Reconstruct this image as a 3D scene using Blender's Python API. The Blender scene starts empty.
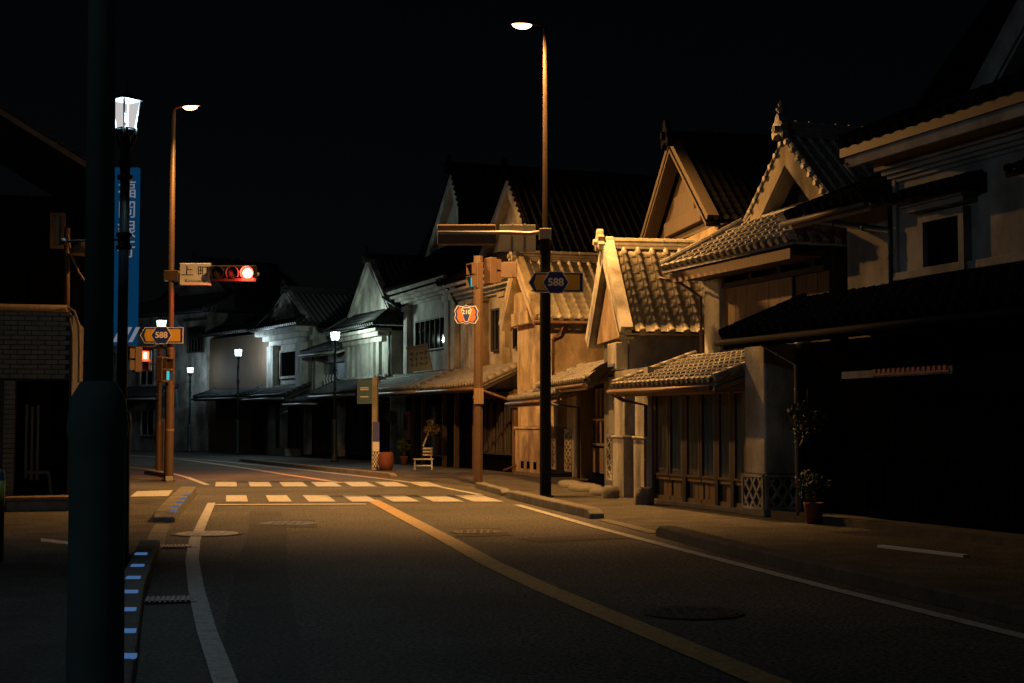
import bpy, math, random
from mathutils import Vector, Matrix
random.seed(7)
S = bpy.context.scene
COL = S.collection
R = math.radians
# ------------------------------------------------------------------ camera
FPX, EYE = 1422.0, 1.58
PITCH = math.atan(80.9 / FPX)
cam = bpy.data.cameras.new('camera'); cam.sensor_width = 36; cam.lens = 36 * FPX / 1024
cam.clip_start = .05; cam.clip_end = 2000
camo = bpy.data.objects.new('camera', cam); COL.objects.link(camo)
camo.location = (0, 0, EYE); camo.rotation_euler = (R(90) + PITCH, 0, 0); S.camera = camo
CP, SP = math.cos(PITCH), math.sin(PITCH)
def ray(x, y):
    a, b = (x - 512) / FPX, (341.5 - y) / FPX
    return a, CP - b * SP, SP + b * CP
def G(x, y, z=0.0):                       # survey: picture point -> point at height z
    r = ray(x, y); t = (z - EYE) / r[2]; return Vector((r[0] * t, r[1] * t, z))
def AT(x, y, Y):
    r = ray(x, y); t = Y / r[1]; return Vector((r[0] * t, Y, EYE + r[2] * t))
class Frame:                              # u along a facade (far end -> near end), v inward, z up
    def __init__(s, A, B):
        s.A = A; dx, dy = B[0] - A[0], B[1] - A[1]; s.L = math.hypot(dx, dy)
        s.u = (dx / s.L, dy / s.L); s.n = (-s.u[1], s.u[0]); s.rz = math.atan2(dy, dx)
    def pf(s, x, y, v=0):
        r = ray(x, y); t = (s.A[0] * s.n[0] + s.A[1] * s.n[1] + v) / (r[0] * s.n[0] + r[1] * s.n[1])
        X, Y = r[0] * t, r[1] * t
        return (X - s.A[0]) * s.u[0] + (Y - s.A[1]) * s.u[1], EYE + r[2] * t
    def U(s, x, v=0): return s.pf(x, 440, v)[0]
# ------------------------------------------------------------------ materials
def node(nt, t, **k):
    n = nt.nodes.new(t)
    for a, b in k.items(): setattr(n, a, b)
    return n
def mat(name, c, rough=.7, var=.25, scale=3.0, bump=0.0, bscale=40.0, metal=0.0, stretch=(1, 1, 1), cell=0.0, stain=0.0, spec=.5, c2=None, grain=0.0, worn=0.0):
    m = bpy.data.materials.new(name); m.use_nodes = True; nt = m.node_tree
    b = nt.nodes['Principled BSDF']; L = nt.links.new
    b.inputs['Roughness'].default_value = rough; b.inputs['Metallic'].default_value = metal
    b.inputs['Specular IOR Level'].default_value = spec
    tc = node(nt, 'ShaderNodeTexCoord'); mp = node(nt, 'ShaderNodeMapping'); mp.inputs['Scale'].default_value = stretch
    L(tc.outputs['Object'], mp.inputs['Vector'])
    n = node(nt, 'ShaderNodeTexNoise'); n.inputs['Scale'].default_value = scale; n.inputs['Detail'].default_value = 6; n.inputs['Roughness'].default_value = .62
    L(mp.outputs[0], n.inputs['Vector'])
    rp = node(nt, 'ShaderNodeValToRGB')
    lo = tuple(x * (1 - var) for x in (c2 or c)); hi = tuple(min(1, x * (1 + var)) for x in c)
    rp.color_ramp.elements[0].position = .3; rp.color_ramp.elements[1].position = .72
    rp.color_ramp.elements[0].color = (*lo, 1); rp.color_ramp.elements[1].color = (*hi, 1)
    L(n.outputs['Fac'], rp.inputs['Fac']); out = rp.outputs['Color']
    if cell:
        vo = node(nt, 'ShaderNodeTexVoronoi'); vo.inputs['Scale'].default_value = cell; L(tc.outputs['Object'], vo.inputs['Vector'])
        bw = node(nt, 'ShaderNodeMapRange'); L(vo.outputs['Color'], bw.inputs['Value']); bw.inputs['To Min'].default_value = .78; bw.inputs['To Max'].default_value = 1.22
        mx = node(nt, 'ShaderNodeMix', data_type='RGBA', blend_type='MULTIPLY'); mx.inputs[0].default_value = 1
        L(out, mx.inputs[6]); L(bw.outputs[0], mx.inputs[7]); out = mx.outputs[2]
    if stain:
        m2 = node(nt, 'ShaderNodeMapping'); m2.inputs['Scale'].default_value = (1.3, 1.3, .55); L(tc.outputs['Object'], m2.inputs['Vector'])
        n2 = node(nt, 'ShaderNodeTexNoise'); n2.inputs['Scale'].default_value = 1.1; n2.inputs['Detail'].default_value = 5; n2.inputs['Roughness'].default_value = .6
        L(m2.outputs[0], n2.inputs['Vector'])
        r2 = node(nt, 'ShaderNodeValToRGB'); r2.color_ramp.elements[0].position = .36; r2.color_ramp.elements[1].position = .58
        k = 1 - stain; r2.color_ramp.elements[0].color = (k, k * .96, k * .9, 1); r2.color_ramp.elements[1].color = (1, 1, 1, 1)
        L(n2.outputs['Fac'], r2.inputs['Fac'])
        mx = node(nt, 'ShaderNodeMix', data_type='RGBA', blend_type='MULTIPLY'); mx.inputs[0].default_value = 1
        L(out, mx.inputs[6]); L(r2.outputs[0], mx.inputs[7]); out = mx.outputs[2]
    if grain:
        n3 = node(nt, 'ShaderNodeTexNoise'); n3.inputs['Scale'].default_value = 30; n3.inputs['Detail'].default_value = 2; n3.inputs['Roughness'].default_value = .6
        L(tc.outputs['Object'], n3.inputs['Vector']); mr = node(nt, 'ShaderNodeMapRange'); L(n3.outputs['Fac'], mr.inputs['Value'])
        mr.inputs['From Min'].default_value = .36; mr.inputs['From Max'].default_value = .64; mr.inputs['To Min'].default_value = 1 - grain; mr.inputs['To Max'].default_value = 1 + grain
        mx = node(nt, 'ShaderNodeMix', data_type='RGBA', blend_type='MULTIPLY'); mx.inputs[0].default_value = 1
        L(out, mx.inputs[6]); L(mr.outputs[0], mx.inputs[7]); out = mx.outputs[2]
    if worn:
        n4 = node(nt, 'ShaderNodeTexNoise'); n4.inputs['Scale'].default_value = 5; n4.inputs['Detail'].default_value = 9; n4.inputs['Roughness'].default_value = .8
        L(tc.outputs['Object'], n4.inputs['Vector']); r4 = node(nt, 'ShaderNodeValToRGB'); r4.color_ramp.elements[0].position = .36; r4.color_ramp.elements[1].position = .47
        k = 1 - worn; r4.color_ramp.elements[0].color = (k, k, k, 1); L(n4.outputs['Fac'], r4.inputs['Fac'])
        mx = node(nt, 'ShaderNodeMix', data_type='RGBA', blend_type='MULTIPLY'); mx.inputs[0].default_value = 1
        L(out, mx.inputs[6]); L(r4.outputs[0], mx.inputs[7]); out = mx.outputs[2]
    L(out, b.inputs['Base Color'])
    if bump:
        nb = node(nt, 'ShaderNodeTexNoise'); nb.inputs['Scale'].default_value = bscale; nb.inputs['Detail'].default_value = 4
        L(mp.outputs[0], nb.inputs['Vector'])
        bp = node(nt, 'ShaderNodeBump'); bp.inputs['Strength'].default_value = bump; bp.inputs['Distance'].default_value = .02
        L(nb.outputs['Fac'], bp.inputs['Height']); L(bp.outputs[0], b.inputs['Normal'])
    return m
def emit(name, c, s, through=False):
    m = bpy.data.materials.new(name); m.use_nodes = True; nt = m.node_tree; nt.nodes.remove(nt.nodes['Principled BSDF'])
    e = node(nt, 'ShaderNodeEmission'); e.inputs[0].default_value = (*c, 1); e.inputs[1].default_value = s
    o = nt.nodes['Material Output']
    if through:
        t = node(nt, 'ShaderNodeBsdfTransparent'); a = node(nt, 'ShaderNodeAddShader')
        nt.links.new(e.outputs[0], a.inputs[0]); nt.links.new(t.outputs[0], a.inputs[1]); nt.links.new(a.outputs[0], o.inputs[0])
    else: nt.links.new(e.outputs[0], o.inputs[0])
    return m
def glassmat(name, tint=(.75, .8, .82)):
    m = bpy.data.materials.new(name); m.use_nodes = True; nt = m.node_tree; nt.nodes.remove(nt.nodes['Principled BSDF'])
    g = node(nt, 'ShaderNodeBsdfGlossy'); g.inputs['Roughness'].default_value = .04
    t = node(nt, 'ShaderNodeBsdfTransparent'); t.inputs[0].default_value = (*tint, 1)
    lw = node(nt, 'ShaderNodeLayerWeight'); pw = node(nt, 'ShaderNodeMath', operation='POWER'); pw.inputs[1].default_value = 4
    f = node(nt, 'ShaderNodeMath', operation='MULTIPLY_ADD'); f.inputs[1].default_value = .8; f.inputs[2].default_value = .05
    nt.links.new(lw.outputs['Facing'], pw.inputs[0]); nt.links.new(pw.outputs[0], f.inputs[0]); x = node(nt, 'ShaderNodeMixShader')
    nt.links.new(f.outputs[0], x.inputs[0]); nt.links.new(t.outputs[0], x.inputs[1]); nt.links.new(g.outputs[0], x.inputs[2])
    nt.links.new(x.outputs[0], nt.nodes['Material Output'].inputs[0]); return m
M = dict(
    plaster=mat('plaster_white', (.5, .48, .44), .85, .2, 2.2, .35, 16, stain=.6, grain=.08),
    cream=mat('plaster_cream', (.52, .44, .3), .85, .22, 2.0, .4, 16, stain=.6, grain=.1),
    grey=mat('plaster_grey', (.34, .33, .31), .85, .2, 2.4, .2, 22, stain=.5),
    clay=mat('clay_wall', (.34, .25, .165), .88, .2, 2.4, .4, 16, stain=.55, grain=.1),
    tile=mat('roof_tile', (.2, .19, .175), .5, .25, 6, .1, 60, cell=3.6),
    tilelit=mat('roof_tile_lit', (.36, .33, .27), .45, .2, 6, .1, 60, cell=5),  # paler copy of the roof tile; lamplight is put into its colour
    tileshade=mat('roof_tile_shade', (.012, .012, .013), .8, .25, 6, .1, 60, cell=3.6, spec=.0),  # near-black copy of the roof tile, shade put into its colour
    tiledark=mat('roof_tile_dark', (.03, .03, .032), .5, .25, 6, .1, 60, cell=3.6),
    wood=mat('wood_dark', (.035, .026, .02), .7, .35, 4, .2, 30, stretch=(6, 6, .5)),
    woodb=mat('wood_brown', (.13, .082, .05), .68, .3, 4, .2, 30, stretch=(6, 6, .5)),
    woodl=mat('wood_pale', (.24, .16, .1), .7, .28, 4, .2, 30, stretch=(6, 6, .5)),
    black=mat('shade_black_boards', (.004, .0037, .0035), 1.0, .3, 4, .2, 30, stretch=(6, 6, .5), spec=.0),  # black boards deepened further, shade of the storehouse front put into the colour
    stone=mat('stone', (.16, .15, .135), .85, .3, 5, .5, 18),
    shadestone=mat('kerb_shade_stone', (.07, .066, .06), .9, .3, 6, .4, 30, stain=.3),  # darkened copy for one kerb and plinth, their shade put into the colour
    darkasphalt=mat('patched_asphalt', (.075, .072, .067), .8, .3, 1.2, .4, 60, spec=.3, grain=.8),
    gablewood=mat('gable_wood', (.075, .054, .036), .8, .25, 4, .2, 30, stretch=(6, 6, .5)),
    concrete=mat('concrete', (.22, .21, .195), .85, .3, 6, .35, 30, stain=.3),
    asphalt=mat('asphalt', (.105, .099, .09), .78, .35, .45, .4, 60, spec=.3, grain=.85),
    walk=mat('pavement_asphalt', (.095, .088, .08), .8, .35, 1.2, .6, 80, grain=.7, stain=.35, spec=.3),
    paint=mat('road_paint_white', (.56, .55, .54), .6, .2, 9, .3, 90, grain=.2, worn=.6),
    yellow=mat('road_paint_yellow', (.55, .36, .15), .6, .22, 9, .3, 90, grain=.22, worn=.5),
    metal=mat('painted_metal_grey', (.3, .29, .27), .5, .12, 3, 0, metal=.3),
    metalblack=mat('painted_metal_black', (.014, .013, .012), .8, .15, 5, 0, spec=.15),
    metald=mat('painted_metal_dark', (.045, .062, .07), .42, .15, 5, 0, metal=.3),
    polemetal=mat('pole_grey_brown', (.022, .016, .012), 1.0, .15, 5, 0, spec=0),
    metalb=mat('painted_metal_brown', (.1, .06, .04), .5, .15, 5, 0),
    iron=mat('cast_iron', (.07, .065, .06), .45, .3, 14, .3, 60, metal=.6),
    copper=mat('gutter_copper', (.14, .075, .045), .5, .25, 6, 0, metal=.4),
    white=mat('sign_white', (.75, .74, .72), .5, .04, 4),
    signblue=mat('sign_blue', (.012, .03, .22), .45, .06, 4),
    signyellow=mat('sign_yellow', (.62, .38, .04), .5, .06, 4),
    bannerblue=emit('glow_sign_blue', (.003, .06, .17), .42),  # faint glow added to the sign face and characters so they show
    bannertext=emit('glow_sign_text', (.8, .85, 1.0), .2),
    signtext=mat('sign_text_black', (.02, .02, .025), .5, .05, 4),
    greyb=mat('plaster_dull_grey', (.3, .295, .285), .88, .22, 2.4, .2, 22, stain=.45),  # grey plaster, slightly darker than the other grey
    curtain=mat('curtain_cloth', (.6, .46, .34), .9, .3, 5, 0, stretch=(14, 14, .4)),
    curtblue=mat('curtain_blue_grey', (.34, .38, .42), .9, .3, 5, 0, stretch=(14, 14, .4)),
    red=mat('faded_red', (.32, .09, .06), .75, .2, 5, 0),
    leaf=mat('leaf_green', (.05, .075, .025), .6, .4, 8, 0),
    leafy=mat('leaf_autumn', (.16, .12, .03), .6, .4, 8, 0),
    stem=mat('stem_brown', (.06, .04, .025), .8, .3, 8, 0),
    pot=mat('terracotta', (.15, .045, .03), .75, .2, 6, 0),
    brick=mat('glazed_brick', (.2, .15, .1), .5, .25, 5, .1, 30),
    mortar=mat('mortar_dark', (.05, .045, .04), .9, .2, 6, 0),
    bluecol=mat('purple_blue_board', (.07, .08, .3), .6, .1, 5, 0),
    bluesign=mat('slate_blue_panel', (.07, .14, .2), .5, .1, 5, 0),
    signgreen=mat('green_grey_board', (.2, .24, .2), .7, .15, 5, 0),
    teal=mat('painted_metal_teal_lit', (.28, .5, .53), .7, .2, 5, 0, spec=.3),  # paler than the other posts, missing light put into the colour
    stud=emit('stud_blue_glow', (.13, .32, .75), .34),  # kerb reflectors given a glow of their own, no lamp in them
    glass=glassmat('window_glass'),
    lantern=emit('lantern_glow', (1.0, .97, .95), .27, True),
    lanternfar=emit('lantern_glow_far', (.85, .97, 1.0), 1.3, True),
    lanternoff=mat('lantern_glass_unlit', (.25, .27, .28), .3, .05, 4),
    sodium=emit('sodium_lens', (1.0, .62, .26), 9.0),
    redcore=emit('signal_red_core', (1.0, .5, .4), 14.0),
    redrim=emit('signal_red_rim', (1.0, .12, .04), 5),
    cyan=emit('signal_green_lens', (.05, .72, .8), .75),
    lensoff=mat('signal_lens_off', (.035, .018, .012), .3, .1, 6, 0),
)
# ------------------------------------------------------------------ mesh builder
class MB:
    def __init__(s): s.v = []; s.f = []; s.smooth = False
    def add(s, vs, fs):
        o = len(s.v); s.v += [tuple(p) for p in vs]; s.f += [tuple(i + o for i in f) for f in fs]; return s
    def box(s, x0, x1, y0, y1, z0, z1):
        x0, x1 = min(x0, x1), max(x0, x1); y0, y1 = min(y0, y1), max(y0, y1); z0, z1 = min(z0, z1), max(z0, z1)
        return s.add([(x, y, z) for z in (z0, z1) for y in (y0, y1) for x in (x0, x1)],
                     [(0, 2, 3, 1), (4, 5, 7, 6), (0, 1, 5, 4), (2, 6, 7, 3), (0, 4, 6, 2), (1, 3, 7, 5)])
    def prism(s, poly, ext):
        n = len(poly); e = Vector(ext); a = [Vector(p) for p in poly]
        nn = Vector((0, 0, 0))
        for i in range(n): nn += a[i].cross(a[(i + 1) % n])
        if nn.dot(e) > 0: a.reverse()
        return s.add(a + [p + e for p in a], [tuple(range(n)), tuple(range(2 * n - 1, n - 1, -1))] + [(i, n + i, n + (i + 1) % n, (i + 1) % n)[::-1] for i in range(n)])
    def beam(s, p, q, w, h, up=(0, 0, 1)):         # bar of w x h from p to q
        p, q = Vector(p), Vector(q); d = (q - p).normalized(); sd = d.cross(Vector(up))
        if sd.length < 1e-4: sd = d.cross(Vector((1, 0, 0)))
        sd.normalize(); u = sd.cross(d)
        return s.prism([p + sd * a * w / 2 + u * b * h / 2 for a, b in ((-1, -1), (1, -1), (1, 1), (-1, 1))], q - p)
    def tube(s, pts, r, n=8, r1=None):
        pts = [Vector(p) for p in pts]; o = len(s.v); k = len(pts); up = None
        for i, p in enumerate(pts):
            d = (pts[min(i + 1, k - 1)] - pts[max(i - 1, 0)]).normalized()
            if up is None:
                up = Vector((0, 0, 1)) if abs(d.z) < .9 else Vector((1, 0, 0))
            a = d.cross(up).normalized(); b = a.cross(d); up = b
            rr = r if r1 is None else r + (r1 - r) * i / (k - 1)
            s.v += [tuple(p + (a * math.cos(2 * math.pi * j / n) + b * math.sin(2 * math.pi * j / n)) * rr) for j in range(n)]
        for i in range(k - 1):
            for j in range(n):
                s.f.append((o + i * n + j, o + i * n + (j + 1) % n, o + (i + 1) * n + (j + 1) % n, o + (i + 1) * n + j))
        s.f.append(tuple(o + j for j in range(n - 1, -1, -1))); s.f.append(tuple(o + (k - 1) * n + j for j in range(n)))
        return s
    def lathe(s, c, prof, n=16, ax='z'):
        o = len(s.v); c = Vector(c)
        for r, h in prof:
            for j in range(n):
                a, b = r * math.cos(2 * math.pi * j / n), r * math.sin(2 * math.pi * j / n)
                s.v.append(tuple(c + (Vector((a, b, h)) if ax == 'z' else Vector((a, h, b)) if ax == 'y' else Vector((h, a, b)))))
        for i in range(len(prof) - 1):
            for j in range(n): s.f.append((o + i * n + j, o + i * n + (j + 1) % n, o + (i + 1) * n + (j + 1) % n, o + (i + 1) * n + j))
        s.f.append(tuple(o + j for j in range(n - 1, -1, -1))); s.f.append(tuple(o + (len(prof) - 1) * n + j for j in range(n)))
        return s
    def strip(s, pts, w, z, h=0.0):               # flat or raised band along a polyline
        P = [Vector((p[0], p[1], 0)) for p in pts]; l = []; r = []
        for i, p in enumerate(P):
            d = (P[min(i + 1, len(P) - 1)] - P[max(i - 1, 0)]).normalized(); n = Vector((-d.y, d.x, 0)) * w / 2
            l.append(p + n); r.append(p - n)
        k = len(P); up = Vector((0, 0, z + h)); lo = Vector((0, 0, z))
        if not h:
            return s.add([p + lo for p in l] + [p + lo for p in r], [(k + i, k + i + 1, i + 1, i) for i in range(k - 1)])
        return s.add([p + up for p in l] + [p + up for p in r] + [p + lo for p in l] + [p + lo for p in r],
                     [(k + i, k + i + 1, i + 1, i) for i in range(k - 1)] + [(i, i + 1, 2 * k + i + 1, 2 * k + i) for i in range(k - 1)] +
                     [(k + i + 1, k + i, 3 * k + i, 3 * k + i + 1) for i in range(k - 1)] + [(0, 2 * k, 3 * k, k), (k - 1, 2 * k - 1, 4 * k - 1, 3 * k - 1)])
    def tiles(s, P0, U, Sv, pitch=.27, course=.26, r=None, lift=.028, smax=None, ends=True, jit=.006):
        r = r or .3 * pitch
        P0, U, Sv = Vector(P0), Vector(U), Vector(Sv); lu, ls = U.length, Sv.length; uh, sh = U / lu, Sv / ls
        N = uh.cross(sh)
        if N.z < 0: N = -N
        nc = max(1, round(lu / pitch)); pit = lu / nc; ns = max(1, round(ls / course)); cs = ls / ns
        prof = [(0.0, 0.012), (.2, 0.0), (.3, .01), (.33, r * .7), (.43, r * 1.0), (.57, r * 1.0), (.67, r * .7), (.7, .01), (.8, 0.0)]
        cols = [((c + a) * pit, h, c) for c in range(nc) for a, h in prof] + [(lu, .012, nc - 1)]
        rnd = random.Random(int(lu * 100 + ls * 37)); off = [[rnd.uniform(-jit, jit) for _ in range(ns)] for _ in range(nc)]
        o = len(s.v); rows = []
        for k in range(ns): rows += [(k * cs, lift, k), ((k + 1) * cs, 0.0, k)]
        top = lambda u: ls if smax is None else max(0.0, min(ls, smax(u)))
        tp = [top(c[0]) for c in cols]; W = len(cols)
        for ss, hl, k in rows:
            for (u, h, c), t in zip(cols, tp):
                s.v.append(tuple(P0 + uh * u + sh * min(ss, t) + N * (h + hl + off[c][k])))
        for i in range(len(rows) - 1):
            for j in range(W - 1):
                if rows[i][0] >= tp[j] and rows[i][0] >= tp[j + 1] and i % 2 == 0: continue
                if i % 2 and rows[i][0] >= max(tp[j], tp[j + 1]): continue
                s.f.append((o + i * W + j, o + i * W + j + 1, o + (i + 1) * W + j + 1, o + (i + 1) * W + j))
        if ends:
            for c in range(nc):
                q = P0 + uh * (c + .5) * pit + N * (lift + r * .35)
                s.tube([q - sh * .05, q + sh * .03], r * .8, 8)
        # board under the tiles
        if smax is None: s.prism([P0 - N * .01, P0 + U - N * .01, P0 + U + Sv - N * .01, P0 + Sv - N * .01], -N * .07)
        else:
            us = [lu * i / 12 for i in range(13)]
            poly = [P0 + uh * u - N * .012 for u in (0, lu)] + [P0 + uh * u + sh * top(u) - N * .012 for u in reversed(us)]
            q = [poly[0]]
            for p in poly[1:]:
                if (p - q[-1]).length > 1e-3: q.append(p)
            if (q[0] - q[-1]).length < 1e-3: q.pop()
            if len(q) > 2: s.prism(q, -N * .06)
        return s
    def build(s, name, m, parent=None, smooth=False, bevel=0.0, label=None):
        me = bpy.data.meshes.new(name); me.from_pydata(s.v, [], s.f); me.update()
        me.materials.append(M[m] if isinstance(m, str) else m)
        if smooth:
            for p in me.polygons: p.use_smooth = len(p.vertices) == 4
        o = bpy.data.objects.new(name, me); COL.objects.link(o)
        if parent: o.parent = parent
        if bevel:
            b = o.modifiers.new('bevel', 'BEVEL'); b.width = bevel; b.segments = 2; b.limit_method = 'ANGLE'
        if label: o['label'] = label
        return o
def thing(name, label, cat, loc=(0, 0, 0), rz=0.0, group=None):
    o = bpy.data.objects.new(name, None); COL.objects.link(o); o.location = loc; o.rotation_euler = (0, 0, rz)
    o.empty_display_size = .2; o['label'] = label; o['category'] = cat
    if group: o['group'] = group
    return o
def tag(o, label, cat, group=None):
    o['label'] = label; o['category'] = cat
    if group: o['group'] = group
    return o
def batwing(o, p, cap):
    """street luminaire optics: throws more light outwards than straight down"""
    l = o.data; l.use_nodes = True; nt = l.node_tree; e = nt.nodes['Emission']
    gm = node(nt, 'ShaderNodeNewGeometry'); d = node(nt, 'ShaderNodeVectorMath', operation='DOT_PRODUCT'); d.inputs[1].default_value = (0, 0, 1)
    a = node(nt, 'ShaderNodeMath', operation='ABSOLUTE'); w = node(nt, 'ShaderNodeMath', operation='POWER'); w.inputs[1].default_value = -p
    m = node(nt, 'ShaderNodeMath', operation='MINIMUM'); m.inputs[1].default_value = cap
    nt.links.new(gm.outputs['Incoming'], d.inputs[0]); nt.links.new(d.outputs['Value'], a.inputs[0]); nt.links.new(a.outputs[0], w.inputs[0]); nt.links.new(w.outputs[0], m.inputs[0]); nt.links.new(m.outputs[0], e.inputs['Strength'])
def struct(o, kind='structure'): o['kind'] = kind; return o
def copytree(o, parent=None):
    c = o.copy(); COL.objects.link(c)
    if parent: c.parent = parent
    for ch in list(o.children): copytree(ch, c)
    return c
def text(name, body, size, m, parent, loc, rot=(R(90), 0, 0), sx=1.0, ext=.002, bold=0.0):
    c = bpy.data.curves.new(name, 'FONT'); c.body = body; c.size = size; c.align_x = 'CENTER'; c.align_y = 'CENTER'; c.extrude = ext; c.offset = bold
    t = bpy.data.objects.new(name, c); COL.objects.link(t)
    me = bpy.data.meshes.new_from_object(t.evaluated_get(bpy.context.evaluated_depsgraph_get()))
    bpy.data.objects.remove(t); bpy.data.curves.remove(c)
    me.materials.clear(); me.materials.append(M[m]); o = bpy.data.objects.new(name, me); COL.objects.link(o)
    o.parent = parent; o.location = loc; o.rotation_euler = rot; o.scale = (sx, 1, 1); return o
def lamp(name, kind, col, power, parent, loc, rot=(0, 0, 0), **k):
    l = bpy.data.lights.new(name, kind); l.color = col; l.energy = power
    for a, b in k.items(): setattr(l, a, b)
    o = bpy.data.objects.new(name, l); COL.objects.link(o); o.parent = parent; o.location = loc; o.rotation_euler = rot; return o

# ================================================================== SETTING
g = MB().add([(-400, -60, -.004), (400, -60, -.004), (400, 500, -.004), (-400, 500, -.004)], [(0, 1, 2, 3)])
struct(g.build('ground', 'asphalt'))
YEL = [(3.2, 0), (2.3, 5), (1.57, 8.74), (1.25, 9.99), (.86, 11.5), (.32, 13.62), (-.23, 16.01), (-.84, 19.18), (-1.75, 23.67), (-2.86, 29.14)]
YEL2 = [(-4.45, 37.2), (-5.6, 40.2), (-6.75, 42.94), (-9.3, 49.52), (-13.9, 60.5), (-17, 66.5), (-21.5, 72.5), (-30, 80)]
WR = [(6.6, -2), (5.1, 5), (3.78, 10.59), (3.06, 13.54), (2.2, 17.35), (1.25, 21.64), (.1, 27.4)]
WR2 = [(-.7, 31.2), (-1.76, 34.98), (-3.02, 38.55), (-5.2, 43.6), (-8.6, 51), (-12.6, 59.5), (-16.2, 65.5), (-21, 71)]
WL = [(-1.25, 5), (-1.74, 8.74), (-2.33, 10.95), (-2.98, 13.54), (-3.68, 16.47), (-4.27, 19.26), (-5.0, 23.18), (-5.9, 28.06)]
WL2 = [(-7.71, 36.1), (-9.33, 41.0), (-11.4, 46.5), (-14.4, 52)]
# pavement sheets, 4 mm above the road
rk = [(7.2, -2), (4.6, 9), (3.6, 13.3), (2.7, 17), (2.15, 20.1), (1.44, 23.4), (.6, 27), (-.1, 30.3), (-.83, 35), (-2.4, 39.2), (-4.6, 43.6), (-8.0, 51), (-12.0, 60.0), (-15.5, 66), (-20.3, 71.6), (-30, 79)]
rf = [(14, -2), (12, 9), (11, 13.3), (10, 17), (10, 20.1), (9, 23.4), (9, 27), (8, 30.3), (8, 35), (8, 39.2), (6, 43.6), (3, 51), (0, 60), (-4, 68), (-12, 76), (-24, 88)]
sw = MB().add([(x, y, .004) for x, y in rk] + [(x, y, .004) for x, y in rf], [(i, len(rk) + i, len(rk) + i + 1, i + 1) for i in range(len(rk) - 1)])
struct(sw.build('sidewalk', 'walk'))
lk = [(-1.0, 2), (-1.9, 7), (-2.56, 9.58), (-3.36, 12.78), (-3.97, 15.36), (-4.56, 18.04), (-5.1, 20.6), (-5.6, 23.2), (-6.4, 27.38), (-7.22, 32.02), (-8.0, 33.6), (-9.4, 34.2)]
sl = MB().add([(x, y, .004) for x, y in lk] + [(-30, y, .004) for x, y in lk], [(len(lk) + i, i, i + 1, len(lk) + i + 1) for i in range(len(lk) - 1)])
struct(sl.build('sidewalk', 'walk'))
ll = [(-8.9, 37.6), (-9.6, 40.2), (-11.2, 43.5), (-13.0, 47.5), (-16, 53), (-22, 60)]
s2 = MB().add([(x, y, .004) for x, y in ll] + [(-45, y, .004) for x, y in ll], [(len(ll) + i, i, i + 1, len(ll) + i + 1) for i in range(len(ll) - 1)])
struct(s2.build('sidewalk', 'walk'))
b = MB()
def dens(P):
    out = []
    for a, c in zip(P, P[1:]):
        for k in range(4): out.append((a[0] + (c[0] - a[0]) * k / 4, a[1] + (c[1] - a[1]) * k / 4))
    out.append(P[-1]); f = lambda p, q: (p[0] + (q[0] - p[0]) * .22, p[1] + (q[1] - p[1]) * .22)
    return [out[0], f(out[0], out[1])] + out[1:-1] + [f(out[-1], out[-2]), out[-1]]
for w in (YEL, YEL2): b.strip(w, .26, .0045)
struct(b.build('centre_line', 'yellow'))
b = MB()
for w in (WR, WR2, WL, WL2): b.strip(w, .15, .005)
struct(b.build('edge_line', 'paint'))
b = MB()
def stripe(xl, xr, ya, yb, yc):
    p = [G(xl, yb), G(xr, yb)]; d = Vector((-.2, 1, 0)) * (G(xl, ya).y - G(xl, yb).y)
    q = [p[0], p[1], p[1] + d, p[0] + d]; b.add([(v.x, v.y, .0088) for v in q], [(0, 1, 2, 3)])
for xl, xr in ((226, 248), (269, 292), (309, 336), (352, 378), (393, 420), (434, 464), (474, 504)): stripe(xl, xr, 495.6, 502, 0)
for xl, xr in ((215, 237), (250, 272), (283, 308), (317, 342), (352, 377), (386, 409), (421, 443)): stripe(xl, xr, 482.2, 486.8, 0)
struct(b.build('crosswalk', 'paint'))
b = MB(); p, q = G(215, 505), G(366, 504.4); b.strip([(p.x, p.y), (q.x, q.y)], .28, .0086); struct(b.build('stop_line', 'paint'))
b = MB()
for P in ([G(130, 497), G(168, 496.5), G(173, 490.5), G(137, 491.5)], [G(41, 539), G(68, 542), G(68, 545), G(41, 542)]):
    b.add([(v.x, v.y, .0092) for v in P], [(0, 1, 2, 3)])
struct(b.build('pavement_marking', 'paint'))

# kerbs ------------------------------------------------------------
def kerb(pts, label, w=.22, h=.15, studs=(), m='concrete'):
    k = tag(MB().strip(dens(pts), w, 0, h).build('kerb', m, bevel=.025), label, 'kerb')
    vs = k.data.vertices; n = len(vs) // 4
    for i in (0, n - 1, n, 2 * n - 1): vs[i].co.z = h * .5
    for (x, y) in studs:
        p = G(x, y, h + .012); s = MB(); a = .066
        s.prism([(p.x - a, p.y - .06, h - .002), (p.x + a, p.y - .06, h - .002), (p.x + a * .9, p.y - .025, h + .02), (p.x - a * .9, p.y - .025, h + .02)], (0, .05, 0))
        s.build('reflector', 'stud', k)
    return k
kerb([(-1.45, 5), (-2.0, 7), (-2.62, 9.58), (-3.36, 12.6), (-3.95, 15.3), (-4.45, 17.6)], 'long raised concrete kerb with seven blue reflectors beside the dark near post', .24, .15,
     [(141.5, 553.4), (138, 565), (133.7, 577), (130.6, 591), (128, 608.6), (126.9, 630), (126.5, 655)])
kerb([(-5.5, 22.6), (-6.4, 27.4), (-7.15, 31.6)], 'short raised kerb block with small reflectors near the crosswalk on the left pavement', .34, .17,
     [(174, 511), (176, 506), (180, 502), (184, 498), (187, 495)])
kerb([(1.4, 23.5), (.62, 27.0), (.0, 29.9)], 'raised kerb block at the foot of the tall streetlight on the right', .25, .16)
kerb([(-.12, 30.9), (-.8, 34.6)], 'short raised kerb block at the foot of the brown signal post', .22, .14)
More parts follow.
